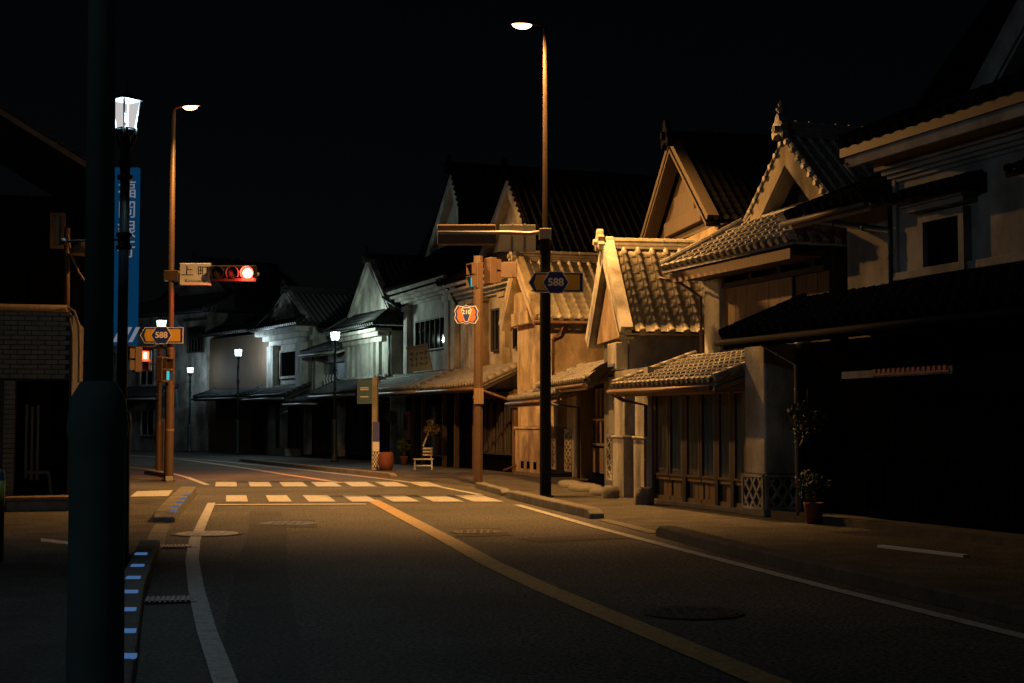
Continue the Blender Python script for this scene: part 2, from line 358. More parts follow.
kerb([(5.2, 6), (3.9, 12), (3.4, 14), (2.68, 17), (2.12, 20.0)], 'long dark raised kerb in front of the shadowed storehouse on the right', .25, .15, m='shadestone')
kerb([(-9.05, 37.7), (-9.9, 41), (-11.2, 43.8)], 'curved kerb stone beside the streetlight across the side street', .2, .14)
kerb([(-3.4, 41.2), (-4.8, 44.2), (-8.1, 51.3), (-11, 58)], 'long low kerb in front of the far shops', .2, .12)
struct(MB().strip([(-4.48, 17.9), (-5.0, 20.2), (-5.42, 22.2)], .24, .006).build('flush_kerb', 'concrete'))
struct(MB().strip([(2.05, 20.4), (1.75, 22), (1.48, 23.2)], .22, .006).build('flush_kerb', 'concrete'))
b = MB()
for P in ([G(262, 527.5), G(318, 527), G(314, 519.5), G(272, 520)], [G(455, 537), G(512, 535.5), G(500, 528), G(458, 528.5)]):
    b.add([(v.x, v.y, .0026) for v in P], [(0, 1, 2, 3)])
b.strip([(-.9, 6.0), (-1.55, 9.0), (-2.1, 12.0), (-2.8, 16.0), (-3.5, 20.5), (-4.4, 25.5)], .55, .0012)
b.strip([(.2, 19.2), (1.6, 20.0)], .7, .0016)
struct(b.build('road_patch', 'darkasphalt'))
# manholes and grates
def manhole(x, y, r, label, m='iron', rim='stone'):
    p = G(x, y); t = thing('manhole_cover', label, 'manhole cover', (p.x, p.y, .006))
    MB().lathe((0, 0, 0), [(r, 0), (r * .98, .003)], 28).build('rim', rim, t)
    d = MB().lathe((0, 0, .0035), [(r * .88, 0), (r * .87, .003)], 28)
    for i in range(-3, 4):
        for j in range(-3, 4):
            if i * i + j * j < 10: d.box(i * r * .24 - r * .07, i * r * .24 + r * .07, j * r * .24 - r * .07, j * r * .24 + r * .07, .0066, .0095)
    d.build('lid', m, t)
manhole(288, 523.5, .46, 'iron manhole cover in the left lane just before the stop line')
manhole(478, 532, .4, 'iron manhole cover in the right lane between centre line and edge line')
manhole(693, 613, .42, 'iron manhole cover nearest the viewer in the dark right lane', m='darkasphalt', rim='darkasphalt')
manhole(207, 534, .5, 'pale manhole cover lying across the left white edge line', 'paint')  # glint on this lid put in as pale colour
def grate(x, y, w, label):
    p = G(x, y); t = thing('drain_grate', label, 'drain grate', (p.x, p.y, .006), R(12))
    MB().box(-w / 2 - .05, w / 2 + .05, -.2, .2, 0, .004).build('frame', 'iron', t)
    s = MB(); n = 9
    for i in range(n):
        c = -w / 2 + w * (i + .5) / n; s.box(c - w / n * .3, c + w / n * .3, -.17, .17, .0045, .016)
    s.build('bars', 'metal', t)
grate(175, 547, .42, 'drain grate beside the flush kerb below the white line')
grate(168, 600.5, .4, 'drain grate beside the kerb reflectors nearest the viewer')

# ================================================================== SKY, LIGHT
W = bpy.data.worlds.new('World'); S.world = W; W.use_nodes = True
nt = W.node_tree; sk = node(nt, 'ShaderNodeTexSky', sky_type='NISHITA'); sk.sun_disc = False
sk.sun_elevation = R(25); sk.sun_rotation = R(150)
bg = nt.nodes['Background']; nt.links.new(sk.outputs[0], bg.inputs[0]); bg.inputs[1].default_value = .00028
sun = bpy.data.lights.new('fill_light', 'SUN'); sun.energy = .026; sun.angle = R(9); sun.color = (.85, .94, 1.0)  # added weak fill from behind the camera, lifts the near post
so = bpy.data.objects.new('fill_light', sun); COL.objects.link(so); so.rotation_euler = (R(50), 0, R(-40))
S.view_settings.view_transform = 'Standard'; S.view_settings.look = 'None'; S.view_settings.exposure = 0; S.view_settings.gamma = 1
S.render.engine = 'CYCLES'; S.cycles.use_denoising = True; S.cycles.max_bounces = 5; S.cycles.transparent_max_bounces = 12
try: S.cycles.denoiser = 'OPENIMAGEDENOISE'
except Exception: pass
S.cycles.sample_clamp_indirect = 2.0; S.cycles.caustics_reflective = False; S.cycles.caustics_refractive = False
SOD = (1.0, .475, .125)
COOL = (.66, .88, 1.0)

# ================================================================== STREET FURNITURE
def cobra(t, base_z, H, r0, r1, arm, power, ang, m='polemetal', aim=(0, 0, -1), bat=1.2):
    """tall tapered pole with a short arm and a flat lamp head; arm = (dx, dy) towards the road"""
    MB().tube([(0, 0, base_z), (0, 0, H * .45), (0, 0, H)], r0, 14, r1).build('pole', m, t, smooth=True)
    ax, ay = arm; l = math.hypot(ax, ay); d = (ax / l, ay / l)
    MB().tube([(0, 0, H - .02), (d[0] * .08, d[1] * .08, H + .05), (ax * .5, ay * .5, H + .08)], r1 * .8, 8).build('arm', m, t, smooth=True)
    h = MB(); a = math.atan2(d[1], d[0]); c, s_ = math.cos(a), math.sin(a)
    pr = [(.0, .05, .05), (.1, .10, .09), (.3, .14, .1), (.5, .12, .08), (.62, .05, .05)]; n = 10; o = 0
    for x, w, hh in pr:
        for j in range(n):
            g = math.pi * j / (n - 1); y, z = w * math.cos(g), hh * math.sin(g)
            X = ax * .35 + (x * c - y * s_); Y = ay * .35 + (x * s_ + y * c); h.v.append((X, Y, H + .04 + z))
    for i in range(len(pr) - 1):
        for j in range(n - 1): h.f.append((i * n + j, i * n + j + 1, (i + 1) * n + j + 1, (i + 1) * n + j))
        h.f.append((i * n + n - 1, i * n, (i + 1) * n, (i + 1) * n + n - 1))
    h.f.append(tuple(range(n))); h.f.append(tuple(range((len(pr) - 1) * n + n - 1, (len(pr) - 1) * n - 1, -1)))
    h.build('lamp_head', m, t, smooth=True)
    cx, cy = ax * .35 + .33 * c, ay * .35 + .33 * s_
    b = MB()
    for i in range(4):
        rr = (.17, .15, .10, 0.02)[i]
        b.v += [(cx + rr * 1.3 * math.cos(2 * math.pi * j / 16) * c - rr * .75 * math.sin(2 * math.pi * j / 16) * s_, cy + rr * 1.3 * math.cos(2 * math.pi * j / 16) * s_ + rr * .75 * math.sin(2 * math.pi * j / 16) * c, H + .035 - (.0, .04, .075, .09)[i]) for j in range(16)]
    for i in range(3):
        for j in range(16): b.f.append((i * 16 + j, i * 16 + (j + 1) % 16, (i + 1) * 16 + (j + 1) % 16, (i + 1) * 16 + j))
    b.f.append(tuple(48 + j for j in range(16))); b.build('lens', 'sodium', t, smooth=True)
    o = lamp('lamp_light', 'SPOT', SOD, power, t, (cx, cy, H - .1), Vector(aim).to_track_quat('-Z', 'Y').to_euler(), spot_size=R(ang), spot_blend=.6, shadow_soft_size=.26)
    batwing(o, bat, 6)
    return t
def sign588(t, y, z0, w=1.17, h=.43):
    """arrow shaped route board, tip to the left, facing -y"""
    e = .02; tip = .13
    P = lambda g, yy, x0=0, x1=0: [(-w / 2 + g * 1.3 + x0, yy, 0), (-w / 2 + tip + g * .6, yy, h / 2 - g), (w / 2 - g, yy, h / 2 - g), (w / 2 - g, yy, -h / 2 + g), (-w / 2 + tip + g * .6, yy, -h / 2 + g)]
    T = lambda q: [(x, yy, z + z0) for x, yy, z in q]
    MB().prism(T(P(0, y)), (0, .025, 0)).build('border', 'white', t)
    MB().prism(T(P(.016, y - .004)), (0, .004, 0)).build('back_plate', 'signblue', t)
    m = .05
    MB().prism(T([(-w / 2 + .12, y - .008, 0), (-w / 2 + .17, y - .008, h / 2 - m), (w / 2 - .075, y - .008, h / 2 - m), (w / 2 - .075, y - .008, -h / 2 + m), (-w / 2 + .17, y - .008, -h / 2 + m)]), (0, .004, 0)).build('panel', 'signyellow', t)
    hx = lambda a, yy: T([(math.cos(R(60 * k)) * a * 1.03, yy, math.sin(R(60 * k)) * a) for k in range(6)])
    MB().prism(hx(.275, y - .013), (0, .005, 0)).build('shield_edge', 'white', t)
    MB().prism(hx(.255, y - .018), (0, .005, 0)).build('shield', 'signblue', t)
    text('route_number', '588', .225, 'white', t, (0, y - .021, z0), bold=.006)
def signal3(t, loc, rz, red=True, name='signal'):
    """horizontal three lens vehicle signal, facing local -y"""
    e = bpy.data.objects.new(name + '_head', None); COL.objects.link(e)
    h = MB(); h.box(-.63, .63, 0, .16, -.22, .22)
    mm = 'metalblack' if red else 'metalb'; o = h.build('signal_head', mm, t, bevel=.03); o.location = loc; o.rotation_euler = (0, 0, rz); bpy.data.objects.remove(e)
    for i, x in enumerate((-.4, 0, .4)):
        v = MB(); n = 20; r0, r1 = .17, .19
        for j in range(n + 1):                     # visor: hood open below
            a = R(-40) + R(260) * j / n
            v.v += [(x + r0 * math.cos(a), 0, r0 * math.sin(a)), (x + r0 * math.cos(a), -.22 + .08 * (1 - math.sin(a)) / 2, r0 * math.sin(a)),
                    (x + (r0 + .012) * math.cos(a), 0, (r0 + .012) * math.sin(a)), (x + (r0 + .012) * math.cos(a), -.22 + .08 * (1 - math.sin(a)) / 2, (r0 + .012) * math.sin(a))]
        for j in range(n):
            k = 4 * j; v.f += [(k, k + 1, k + 5, k + 4), (k + 2, k + 6, k + 7, k + 3), (k + 1, k + 3, k + 7, k + 5)]
        v.build('visor', mm, o)
        lit = red and i == 2
        l = MB().lathe((x, -.012, 0), [(.15, 0), (.15, -.02), (.11, -.045), (.05, -.055)], 24, 'y').build('lens', 'redrim' if lit else 'lensoff', o, smooth=True)
        if lit:
            MB().lathe((x, -.07, 0), [(.122, 0.02), (.115, -.012), (.05, -.02)], 24, 'y').build('lit_core', 'redcore', o, smooth=True)
    return o
# --- right hand tall streetlight with signal seen from behind and route board
B = G(545.5, 497)
t = thing('street_lamp', 'tall sodium streetlight with lit lamp, dark lower shaft and 588 board on the right kerb', 'street lamp', (B.x, B.y, 0))
cobra(t, 0, 10.1, .085, .038, (-.5, -.1), 6300, 132, aim=(-.1, .2, -1))
MB().lathe((0, 0, 0), [(.17, 0), (.17, .03), (.122, .035), (.122, .06), (.115, 5.52), (.115, 5.56), (.06, 5.6)], 16).build('base_sleeve', 'metalblack', t, smooth=True)
b = MB(); b.tube([(0, -.02, 5.66), (-.35, -.02, 5.62), (-.8, -.02, 5.64), (-2.3, -.02, 5.64)], .045, 8); b.build('signal_arm', 'metal', t, smooth=True)
b = MB(); b.box(-.13, .13, -.14, .14, 5.5, 5.72); b.build('clamp', 'metal', t, bevel=.01)
o = signal3(t, (-1.68, .12, 5.6), math.pi, False)
b = MB(); b.box(-.98, -.2, .05, .075, 5.24, 5.82)
for x in (-.7, -.44): b.box(x - .02, x + .02, .028, .05, 5.22, 5.84)
b.build('name_board_back', 'metal', t, bevel=.008)
sign588(t, -.2, 4.55)
for k in list(t.children):
    if k.name.split('.')[0] in ('border', 'back_plate', 'panel', 'shield_edge', 'shield', 'route_number'): k.location.x += .22
b = MB(); b.box(-.3, .75, -.17, -.13, 4.36, 4.39); b.box(-.05, .05, -.17, 0, 4.44, 4.5); b.build('sign_bracket', 'metalb', t)
# --- left tall streetlight with the red signal
B = G(168.5, 481)
t = thing('street_lamp', 'tall sodium streetlight carrying the red signal and place name board on the left', 'street lamp', (B.x, B.y, 0))
cobra(t, 0, 10.15, .1, .062, (.5, -.15), 3500, 125, aim=(.66, -.06, -.75), bat=1.0, m='metalb')
MB().lathe((0, 0, 0), [(.18, 0), (.18, .03), (.13, .035), (.13, .08), (.122, 3.56), (.122, 3.6), (.07, 3.63)], 16).build('base_sleeve', 'metalb', t, smooth=True)
b = MB()
for zz in (1.35, 2.9): b.lathe((0, 0, zz), [(.133, 0), (.133, .05)], 16)
b.build('band', 'woodl', t)
b = MB(); b.tube([(.1, -.05, 5.66), (.45, -.06, 5.6), (2.4, -.06, 5.6)], .045, 8); b.build('signal_arm', 'metal', t, smooth=True)
b = MB(); b.box(-.17, .22, -.17, .17, 5.42, 5.7); b.build('clamp', 'metalb', t, bevel=.01)
o = signal3(t, (1.74, -.3, 5.6), 0, True)
lamp('signal_light', 'AREA', (1, .05, .03), 380, o, (.4, -.26, 0), (R(90), 0, 0), shape='DISK', size=.26)
b = MB(); b.box(.28, 1.11, -.2, -.175, 5.3, 5.88); b.build('name_board', 'white', t, bevel=.006)
text('name_characters', '上 町', .3, 'signtext', t, (.7, -.203, 5.66), sx=1.15)
text('name_reading', 'Kamimachi', .13, 'signtext', t, (.7, -.203, 5.41), sx=1.0)
MB().box(.26, 1.13, -.174, -.165, 5.28, 5.9).build('name_board_frame', 'metal', t)
sign588(t, -.22, 3.93)
for k in list(t.children):
    if k.name.split('.')[0] in ('border', 'back_plate', 'panel', 'shield_edge', 'shield', 'route_number'): k.location.x += -.19
b = MB(); b.box(-.6, .3, -.19, -.15, 3.76, 3.79); b.box(-.05, .05, -.19, 0, 3.9, 3.96); b.build('sign_bracket', 'metalb', t)
# side arms with signals for the side street, seen edge on
b = MB(); b.tube([(0, 0, 3.6), (-1.2, .0, 3.62)], .035, 8); b.tube([(0, 0, 3.45), (.06, -.3, 3.4)], .03, 8); b.build('side_arm', 'metalb', t, smooth=True)
def ped(t, loc, rz, lit, name='pedestrian_signal'):
    o = MB().box(-.17, .17, 0, .2, -.34, .34).build(name, 'metalb', t, bevel=.02); o.location = loc; o.rotation_euler = (0, 0, rz)
    for i, z in enumerate((.16, -.16)):
        v = MB(); v.box(-.15, .15, -.14, 0, z + .12, z + .14)
        for x in (-.15, .14): v.box(x, x + .01, -.13, 0, z - .13, z + .12)
        v.build('visor', 'metalb', o)
        m = 'lensoff'
        if lit == 'red' and i == 0: m = 'redrim'
        if lit == 'green' and i == 1: m = 'cyan'
        MB().box(-.13, .13, -.012, 0, z - .12, z + .115).build('lens', m, o)
        if m == 'redrim':          # the standing figure
            f = MB(); f.lathe((0, -.016, z + .07), [(.03, 0), (.03, -.008)], 12, 'y'); f.box(-.035, .035, -.022, -.014, z - .03, z + .038); f.box(-.028, -.004, -.022, -.014, z - .1, z - .03); f.box(.004, .028, -.022, -.014, z - .1, z - .03)
            f.build('figure', 'redcore', o)
    return o
ped(t, (-.02, -.36, 3.0), R(66), 'green')
ped(t, (-.98, -.05, 3.28), R(-62), 'green')
# --- thin post with red pedestrian signal
B = G(158.5, 472)
t = thing('signal_post', 'thin brown post with lit red pedestrian signal behind the left streetlight', 'signal post', (B.x, B.y, 0))
MB().lathe((0, 0, 0), [(.1, 0), (.1, .05), (.1, 1.5), (.1, 1.55), (.068, 1.6), (.068, 1.65), (.066, 3.96), (.066, 4.0)], 12).build('post', 'metalb', t, smooth=True)
MB().tube([(0, 0, 3.45), (-.4, -.05, 3.45)], .03, 8).build('arm', 'metalb', t)
o = ped(t, (-.42, -.22, 3.55), 0, 'red')
lamp('signal_light', 'AREA', (1, .05, .03), 40, o, (0, -.2, .16), (R(90), 0, 0), shape='DISK', size=.2)
B = G(163.5, 474); tag(MB().tube([(B.x, B.y, 0), (B.x, B.y, 1.7)], .035, 8).build('bollard', 'metalb'), 'slim brown upright post between signal post and left streetlight', 'bollard')
# --- right pole with route 210 board
B = G(478, 484.5)
t = thing('signal_post', 'brown square signal post with orange 210 board beside the far kerb on the right', 'signal post', (B.x, B.y, 0))
MB().prism([(x * .115, y * .115, 0) for x, y in ((-1, -.5), (-.5, -1), (.5, -1), (1, -.5), (1, .5), (.5, 1), (-.5, 1), (-1, .5))], (0, 0, 5.85)).build('post', 'metalb', t)
b = MB(); b.box(-.13, .13, -.13, .13, 2.2, 2.26); b.box(-.1, .14, -.16, -.1, 2.05, 2.45); b.build('band', 'woodl', t)
ped(t, (-.12, -.02, 5.35), R(-60), 'green')
ped(t, (.4, -.1, 5.45), R(120), None)
MB().tube([(0, 0, 5.5), (.9, .0, 5.5), (.9, -.04, 5.3)], .035, 8).build('arm', 'metalb', t)
MB().box(.45, 1.0, -.05, .02, 5.28, 5.7).build('junction_box', 'metalb', t, bevel=.02)
y = -.16; cx, z0 = -.3, 4.33
pl = lambda w, h, c, yy: [(cx - w + c, yy, z0 + h), (cx - c, yy, z0 + h - .02), (cx, yy, z0 + h + .02), (cx + c, yy, z0 + h - .02), (cx + w - c, yy, z0 + h), (cx + w, yy, z0 + h * .4), (cx + w - .03, yy, z0), (cx + w, yy, z0 - h * .4), (cx + w - c, yy, z0 - h), (cx + c, yy, z0 - h + .02), (cx, yy, z0 - h - .02), (cx - c, yy, z0 - h + .02), (cx - w + c, yy, z0 - h), (cx - w, yy, z0 - h * .4), (cx - w + .03, yy, z0), (cx - w, yy, z0 + h * .4)]
MB().prism(pl(.31, .23, .08, y), (0, .02, 0)).build('border', 'white', t)
MB().prism(pl(.295, .215, .08, y - .004), (0, .004, 0)).build('back_plate', 'signblue', t)
M['signorange'] = mat('sign_orange', (.75, .15, .05), .5, .05, 4)
MB().prism(pl(.245, .185, .07, y - .008), (0, .004, 0)).build('panel', 'signorange', t)
tri = lambda k, yy: [(cx - .125 * k, yy, z0 + .1 * k), (cx - .085 * k, yy, z0 + .165 * k), (cx + .085 * k, yy, z0 + .165 * k), (cx + .125 * k, yy, z0 + .1 * k), (cx + .035 * k, yy, z0 - .17 * k), (cx - .035 * k, yy, z0 - .17 * k)]
MB().prism(tri(1.12, y - .012), (0, .004, 0)).build('shield_edge', 'white', t)
MB().prism(tri(1.0, y - .016), (0, .004, 0)).build('shield', 'signblue', t)
text('route_number', '210', .15, 'white', t, (cx, y - .019, z0 + .06), bold=.004)
# --- lantern posts
def lantern(label, loc, rz=0, power=60, glass='lantern', banner=False, lit=True, H=5.25, group='lantern posts along the street', col=None, glow_scale=1.0):
    t = thing('lantern_post', label, 'street lamp', loc, rz, group); k = H / 5.25
    MB().lathe((0, 0, 0), [(.16, 0), (.16, .08), (.12, .12), (.105, .3), (.104, .4), (.1, 1.46 * k), (.1, 1.5 * k), (.112, 1.56 * k), (.1, 1.66 * k), (.064, 1.72 * k)], 18).build('base_sleeve', 'metald', t, smooth=True)
    MB().lathe((0, 0, 0), [(.06, 1.7 * k), (.054, 4.35 * k)], 16).build('post', 'metald', t, smooth=True)
    MB().lathe((0, 0, 3.6 * k), [(.06, -.1), (.088, -.09), (.088, -.05), (.068, -.04), (.068, .04), (.088, .05), (.088, .09), (.06, .1)], 16).build('collar', 'metald', t, smooth=True)
    MB().lathe((0, 0, 4.32 * k), [(.05, -.035), (.085, -.025), (.085, .025), (.05, .035)], 16).build('collar', 'metald', t, smooth=True)
    c = MB()
    for a in (0, 90, 180, 270):
        ca, sa = math.cos(R(a + 45)), math.sin(R(a + 45))
        c.tube([(ca * .035, sa * .035, 4.33 * k), (ca * .05, sa * .05, 4.5 * k), (ca * .03, sa * .03, 4.62 * k), (ca * .1, sa * .1, 4.76 * k), (ca * .12, sa * .12, 4.88 * k)], .016, 6)
    c.lathe((0, 0, 0), [(.03, 4.33 * k), (.028, 4.62 * k), (.055, 4.7 * k), (.05, 4.76 * k), (.1, 4.84 * k), (.1, 4.86 * k)], 12); c.build('cradle', 'metald', t, smooth=True)
    r0, r1, z0, z1 = .078 * glow_scale, .112 * glow_scale, 4.87 * k, 5.19 * k
    q = lambda r, z: [(r, r, z), (-r, r, z), (-r, -r, z), (r, -r, z)]
    MB().add(q(r0 - .006, z0) + q(r1 - .006, z1), [(0, 1, 5, 4), (1, 2, 6, 5), (2, 3, 7, 6), (3, 0, 4, 7)]).build('glass', glass if lit else 'lanternoff', t)
    f = MB()
    for a, c_ in zip(q(r0, z0), q(r1, z1)): f.tube([a, c_], .011, 6)
    f.prism(q(r0 + .012, z0 - .015), (0, 0, .02)); f.build('lantern_frame', 'metald', t)
    b = MB(); b.prism(q(r1 + .022, z1), (0, 0, .035)); b.add(q(r1 - .02, z1 + .035) + [(0, 0, z1 + .1)], [(0, 1, 4), (1, 2, 4), (2, 3, 4), (3, 0, 4)]); b.lathe((0, 0, z1 + .08), [(.012, 0), (.02, .03), (.008, .07), (.004, .16)], 8); b.build('cap', 'metald', t)
    if banner:
        b = MB()
        b.tube([(0, 0, 3.62 * k), (-.66, 0, 3.6 * k)], .014, 8); b.lathe((-.68, 0, 3.6 * k), [(.01, -.035), (.033, -.02), (.038, 0), (.033, .02), (.01, .035)], 10, 'x'); b.build('banner_arm', 'metal', t, smooth=True).rotation_euler = (0, 0, -rz)
    if lit: lamp('lamp_light', 'POINT', col or COOL, power, t, (0, 0, 5.0 * k), shadow_soft_size=.09)
    return t
lantern('dark lantern post with cool white lamp in front of the blue vertical banner sign', (-4.335, 15.8, 0), R(52), 135, 'lantern', True)
lantern('near dark teal post with thick base in the left foreground, its top cut off', (-1.415, 4.9, 0), 0, 0, lit=False, H=5.25, group=None).scale = (.93, .93, 1)
bpy.data.objects['lantern_post.001'].rotation_euler[1] = R(-.35)
for o in bpy.data.objects:
    if o.parent and o.parent.name == 'lantern_post.001' and o.name.split('.')[0] in ('post', 'base_sleeve'): 
        o.data.materials[0] = M['teal']
        if o.name.startswith('post'): o.scale = (.9, .9, 1)
M['lanternfarA'] = emit('lantern_glow_green_white', (.82, 1.0, .92), 1.3, True)
lantern('greenish white lit lantern post in front of the gabled house with slatted windows', (-7.1, 57.0, 0), R(25), 370, 'lanternfarA', col=(.75, 1.0, .84), glow_scale=1.4)  # far lantern heads enlarged, the bloom of their lamps put into the size
lantern('lit lantern post with bright cool lamp in front of the far white portico house', (-13.6, 70.6, 0), R(25), 300, 'lanternfar', glow_scale=1.4)
lantern('farthest small lit lantern post beside the big plain end house', (-17.2, 76.0, 0), R(25), 60, 'lanternfar', H=4.55, glow_scale=1.4)
lantern('lit lantern post whose lamp shows just above the bright 588 board', (-12.45, 50.4, 0), R(25), 90, 'lanternfar', glow_scale=1.4)
# --- vertical bank banner sign on its wall brackets
t = thing('banner_sign', 'tall blue vertical sign with white characters behind the near lantern post', 'sign', (-9.27, 34.0, 0))
MB().box(-.31, .27, 0, .16, 3.42, 7.72).build('panel', 'bannerblue', t, bevel=.01)
for i, ch in enumerate('福岡銀行'): text('character', ch, .46, 'bannertext', t, (0, -.004, 7.15 - i * .48), bold=.0)
b = MB()
for i in range(3): b.prism([(-.3 + i * .19, -.004, 3.5), (-.2 + i * .19, -.004, 3.5), (-.02 + i * .19, -.004, 3.86), (-.12 + i * .19, -.004, 3.86)], (0, .003, 0))
b.build('emblem', 'bannertext', t)
b = MB()
for z in (3.8, 5.6, 7.6): b.tube([(-.3, .08, z), (-.75, .4, z)], .03, 6)
b.build('wall_bracket', 'metalb', t)
# --- pale bollard at the left edge
B = G(0, 562); t = thing('bollard', 'pale bluish bollard with yellow reflective band at the left edge', 'bollard', (B.x - .035, B.y, 0))
MB().lathe((0, 0, 0), [(.07, 0), (.07, 1.0), (.05, 1.05)], 14).build('post', 'bluesign', t, smooth=True)
MB().lathe((0, 0, 0), [(.073, .55), (.073, .92)], 14).build('reflective_band', mat('band_yellow_green', (.45, .5, .08), .4), t, smooth=True)

# ================================================================== BUILDINGS
def house(name, label, F, cat='house'):
    return thing(name, label, cat, (F.A[0], F.A[1], 0), F.rz)
def verge(t, P0, P1, m, r=.07):                # row of cover tiles along a gable edge
    b = MB(); P0, P1 = Vector(P0), Vector(P1); d = P1 - P0; n = max(2, round(d.length / .26))
    for i in range(n):
        a = P0 + d * (i / n); c = P0 + d * ((i + .96) / n); b.tube([a, c], r * 1.06, 8, r * .92)
        q = a + d * (.5 / n); b.tube([q + Vector((0, -.1, -.05)), q + Vector((0, .06, -.05))], r * .75, 7)
    return b.build('verge_tile', m, t, smooth=True)
def ridge(t, P0, P1, m, layers=3, w=.2, orn=True, name='ridge', oscale=1.0):
    P0, P1 = Vector(P0), Vector(P1); d = (P1 - P0); L = d.length; dh = d / L; b = MB()
    for i in range(layers):
        ww = w * (1 - .12 * i); z = i * .075
        b.beam(P0 + Vector((0, 0, z + .03)), P1 + Vector((0, 0, z + .03)), ww, .06)
    n = max(2, round(L / .3)); z = Vector((0, 0, layers * .075 + .03))
    for i in range(n): b.tube([P0 + d * (i / n) + z, P0 + d * ((i + .96) / n) + z], w * .43, 8, w * .38)
    o = b.build(name, m, t, smooth=False)
    if orn:
        a = MB(); s = oscale; sd = dh.cross(Vector((0, 0, 1))).normalized(); up = Vector((0, 0, 1))
        pts = [(-.26, -.2), (-.3, -.02), (-.2, .08), (-.24, .22), (-.12, .3), (-.1, .42), (0, .5), (.1, .42), (.12, .3), (.24, .22), (.2, .08), (.3, -.02), (.26, -.2), (.1, -.08), (-.1, -.08)]
        a.prism([P0 - dh * .1 + sd * x * s + up * (y * s + .1) for x, y in pts], dh * .14)
        a.tube([P0 - dh * .18 + up * .2 * s, P0 - dh * .02 + up * .2 * s], .1 * s, 10)
        a.build('ridge_ornament', m, t)
    return o
def gable_roof(t, u0, z0, ua, za, u1, z1, v0, v1, tile='tile', wallm='plaster', recess=.35, bw=.26, thick=.13, wallz=None, orn=True, pitch=.28, bm=None, oscale=1.0, layers=3, vt=True, lift=.028, vc=.12):
    """gable facing the street at v0, ridge running inward to v1"""
    MB().tiles((u0, v0, z0), (0, v1 - v0, 0), (ua - u0, 0, za - z0), pitch, lift=lift).build('roof', tile, t, smooth=True)
    MB().tiles((u1, v0, z1), (0, v1 - v0, 0), (ua - u1, 0, za - z1), pitch, lift=lift).build('roof', tile, t, smooth=True)
    ridge(t, (ua, v0 - .02, za), (ua, v1, za), tile, layers, orn=orn, oscale=oscale)
    gable_front(t, u0, z0, ua, za, u1, z1, v0, tile, wallm, recess, bw, thick, bm, vt, vc)
def gable_front(t, u0, z0, ua, za, u1, z1, v0, tile='tile', wallm='plaster', recess=.35, bw=.26, thick=.13, bm=None, vt=True, vc=.12):
    for (ue, ze) in ((u0, z0), (u1, z1)):
        d = Vector((ua - ue, 0, za - ze)).normalized(); n = Vector((d.z, 0, -d.x))
        if n.z > 0: n = -n
        a = Vector((ue, v0, ze)); c = Vector((ua, v0, za)); drop = bw / max(.2, abs(d.x))
        for k, (o0, w_, th) in enumerate(((.05, bw, thick), (.05 + bw * .62, bw * .5, thick + .16))):
            p = [a + n * o0, c + Vector((0, 0, -o0 / max(.2, abs(d.x)))), c + Vector((0, 0, -(o0 + w_) / max(.2, abs(d.x)))), a + n * (o0 + w_)]
            q = [x + Vector((0, .004 if k == 0 else .05, 0)) for x in p]
            MB().prism(q, (0, th, 0)).build('bargeboard', bm or wallm, t)
        if vt: verge(t, a + Vector((0, .05, .03)), c + Vector((0, .05, .03)), tile)
        else: MB().prism([a + n * -vc, c + Vector((0, 0, vc / max(.2, abs(d.x)))), c, a], (0, .26, 0)).build('verge_cap', bm or wallm, t)
    dz = (bw + .1); vv = v0 + recess
    MB().prism([(u0 + .1, vv, z0 - .05), (ua, vv, za - .12), (u1 - .1, vv, z1 - .05)], (0, .12, 0)).build('gable_wall', wallm, t)
def hip_gable(t, u0, u1, vE, zE, gv, ua, za, v1, tile='tile', wallm='plaster', **k):
    """hip-and-gable roof: skirt in front, gable facing the street at gv"""
    b = .0; gz = k.pop('gz', zE + (gv - vE) * .62); orn = k.pop('orn', True); layers = k.pop('layers', 3); osc = k.pop('oscale', 1.0); pitch = k.pop('pitch', .28)
    fL = (gz - zE) / (za - zE); gu0 = u0 + (ua - u0) * fL; gu1 = u1 + (ua - u1) * fL
    sl = math.hypot(gv + .3 - vE, (gz - zE) * (gv + .3 - vE) / (gv - vE)); dv = gv + .3 - vE; dz = (gz - zE) * dv / (gv - vE); lu = u1 - u0
    kl, kr = sl * (gv - vE) / dv / (gu0 - u0), sl * (gv - vE) / dv / (u1 - gu1)
    MB().tiles((u0, vE, zE), (lu, 0, 0), (0, dv, dz), pitch, smax=lambda u: min(sl, u * kl, (lu - u) * kr)).build('roof', tile, t, smooth=True)
    for ue, gu in ((u0, gu0), (u1, gu1)):
        full = math.hypot(ua - ue, za - zE); sg = full * fL
        MB().tiles((ue, vE, zE), (0, v1 - vE, 0), (ua - ue, 0, za - zE), pitch, smax=lambda w, full=full, sg=sg: full if w >= gv - vE else sg * w / (gv - vE)).build('roof', tile, t, smooth=True)
        h = MB(); p, q = Vector((ue, vE, zE + .06)), Vector((gu, gv, gz + .06)); d = q - p; n = 8
        for i in range(n): h.tube([p + d * i / n + Vector((0, 0, .05)), p + d * (i + .96) / n + Vector((0, 0, .05))], .085, 8, .075)
        h.beam(p, q, .2, .1); h.build('hip_ridge', tile, t)
    ridge(t, (ua, gv - .05, za), (ua, v1, za), tile, layers, orn=orn, oscale=osc)
    gable_front(t, gu0, gz, ua, za, gu1, gz, gv, tile, wallm, **k)
    # tiles capping the foot of the gable
    h = MB(); h.beam((gu0 + .1, gv + .12, gz + .08), (gu1 - .1, gv + .12, gz + .08), .22, .1); h.build('foot_course', tile, t)
    return gu0, gu1, gz
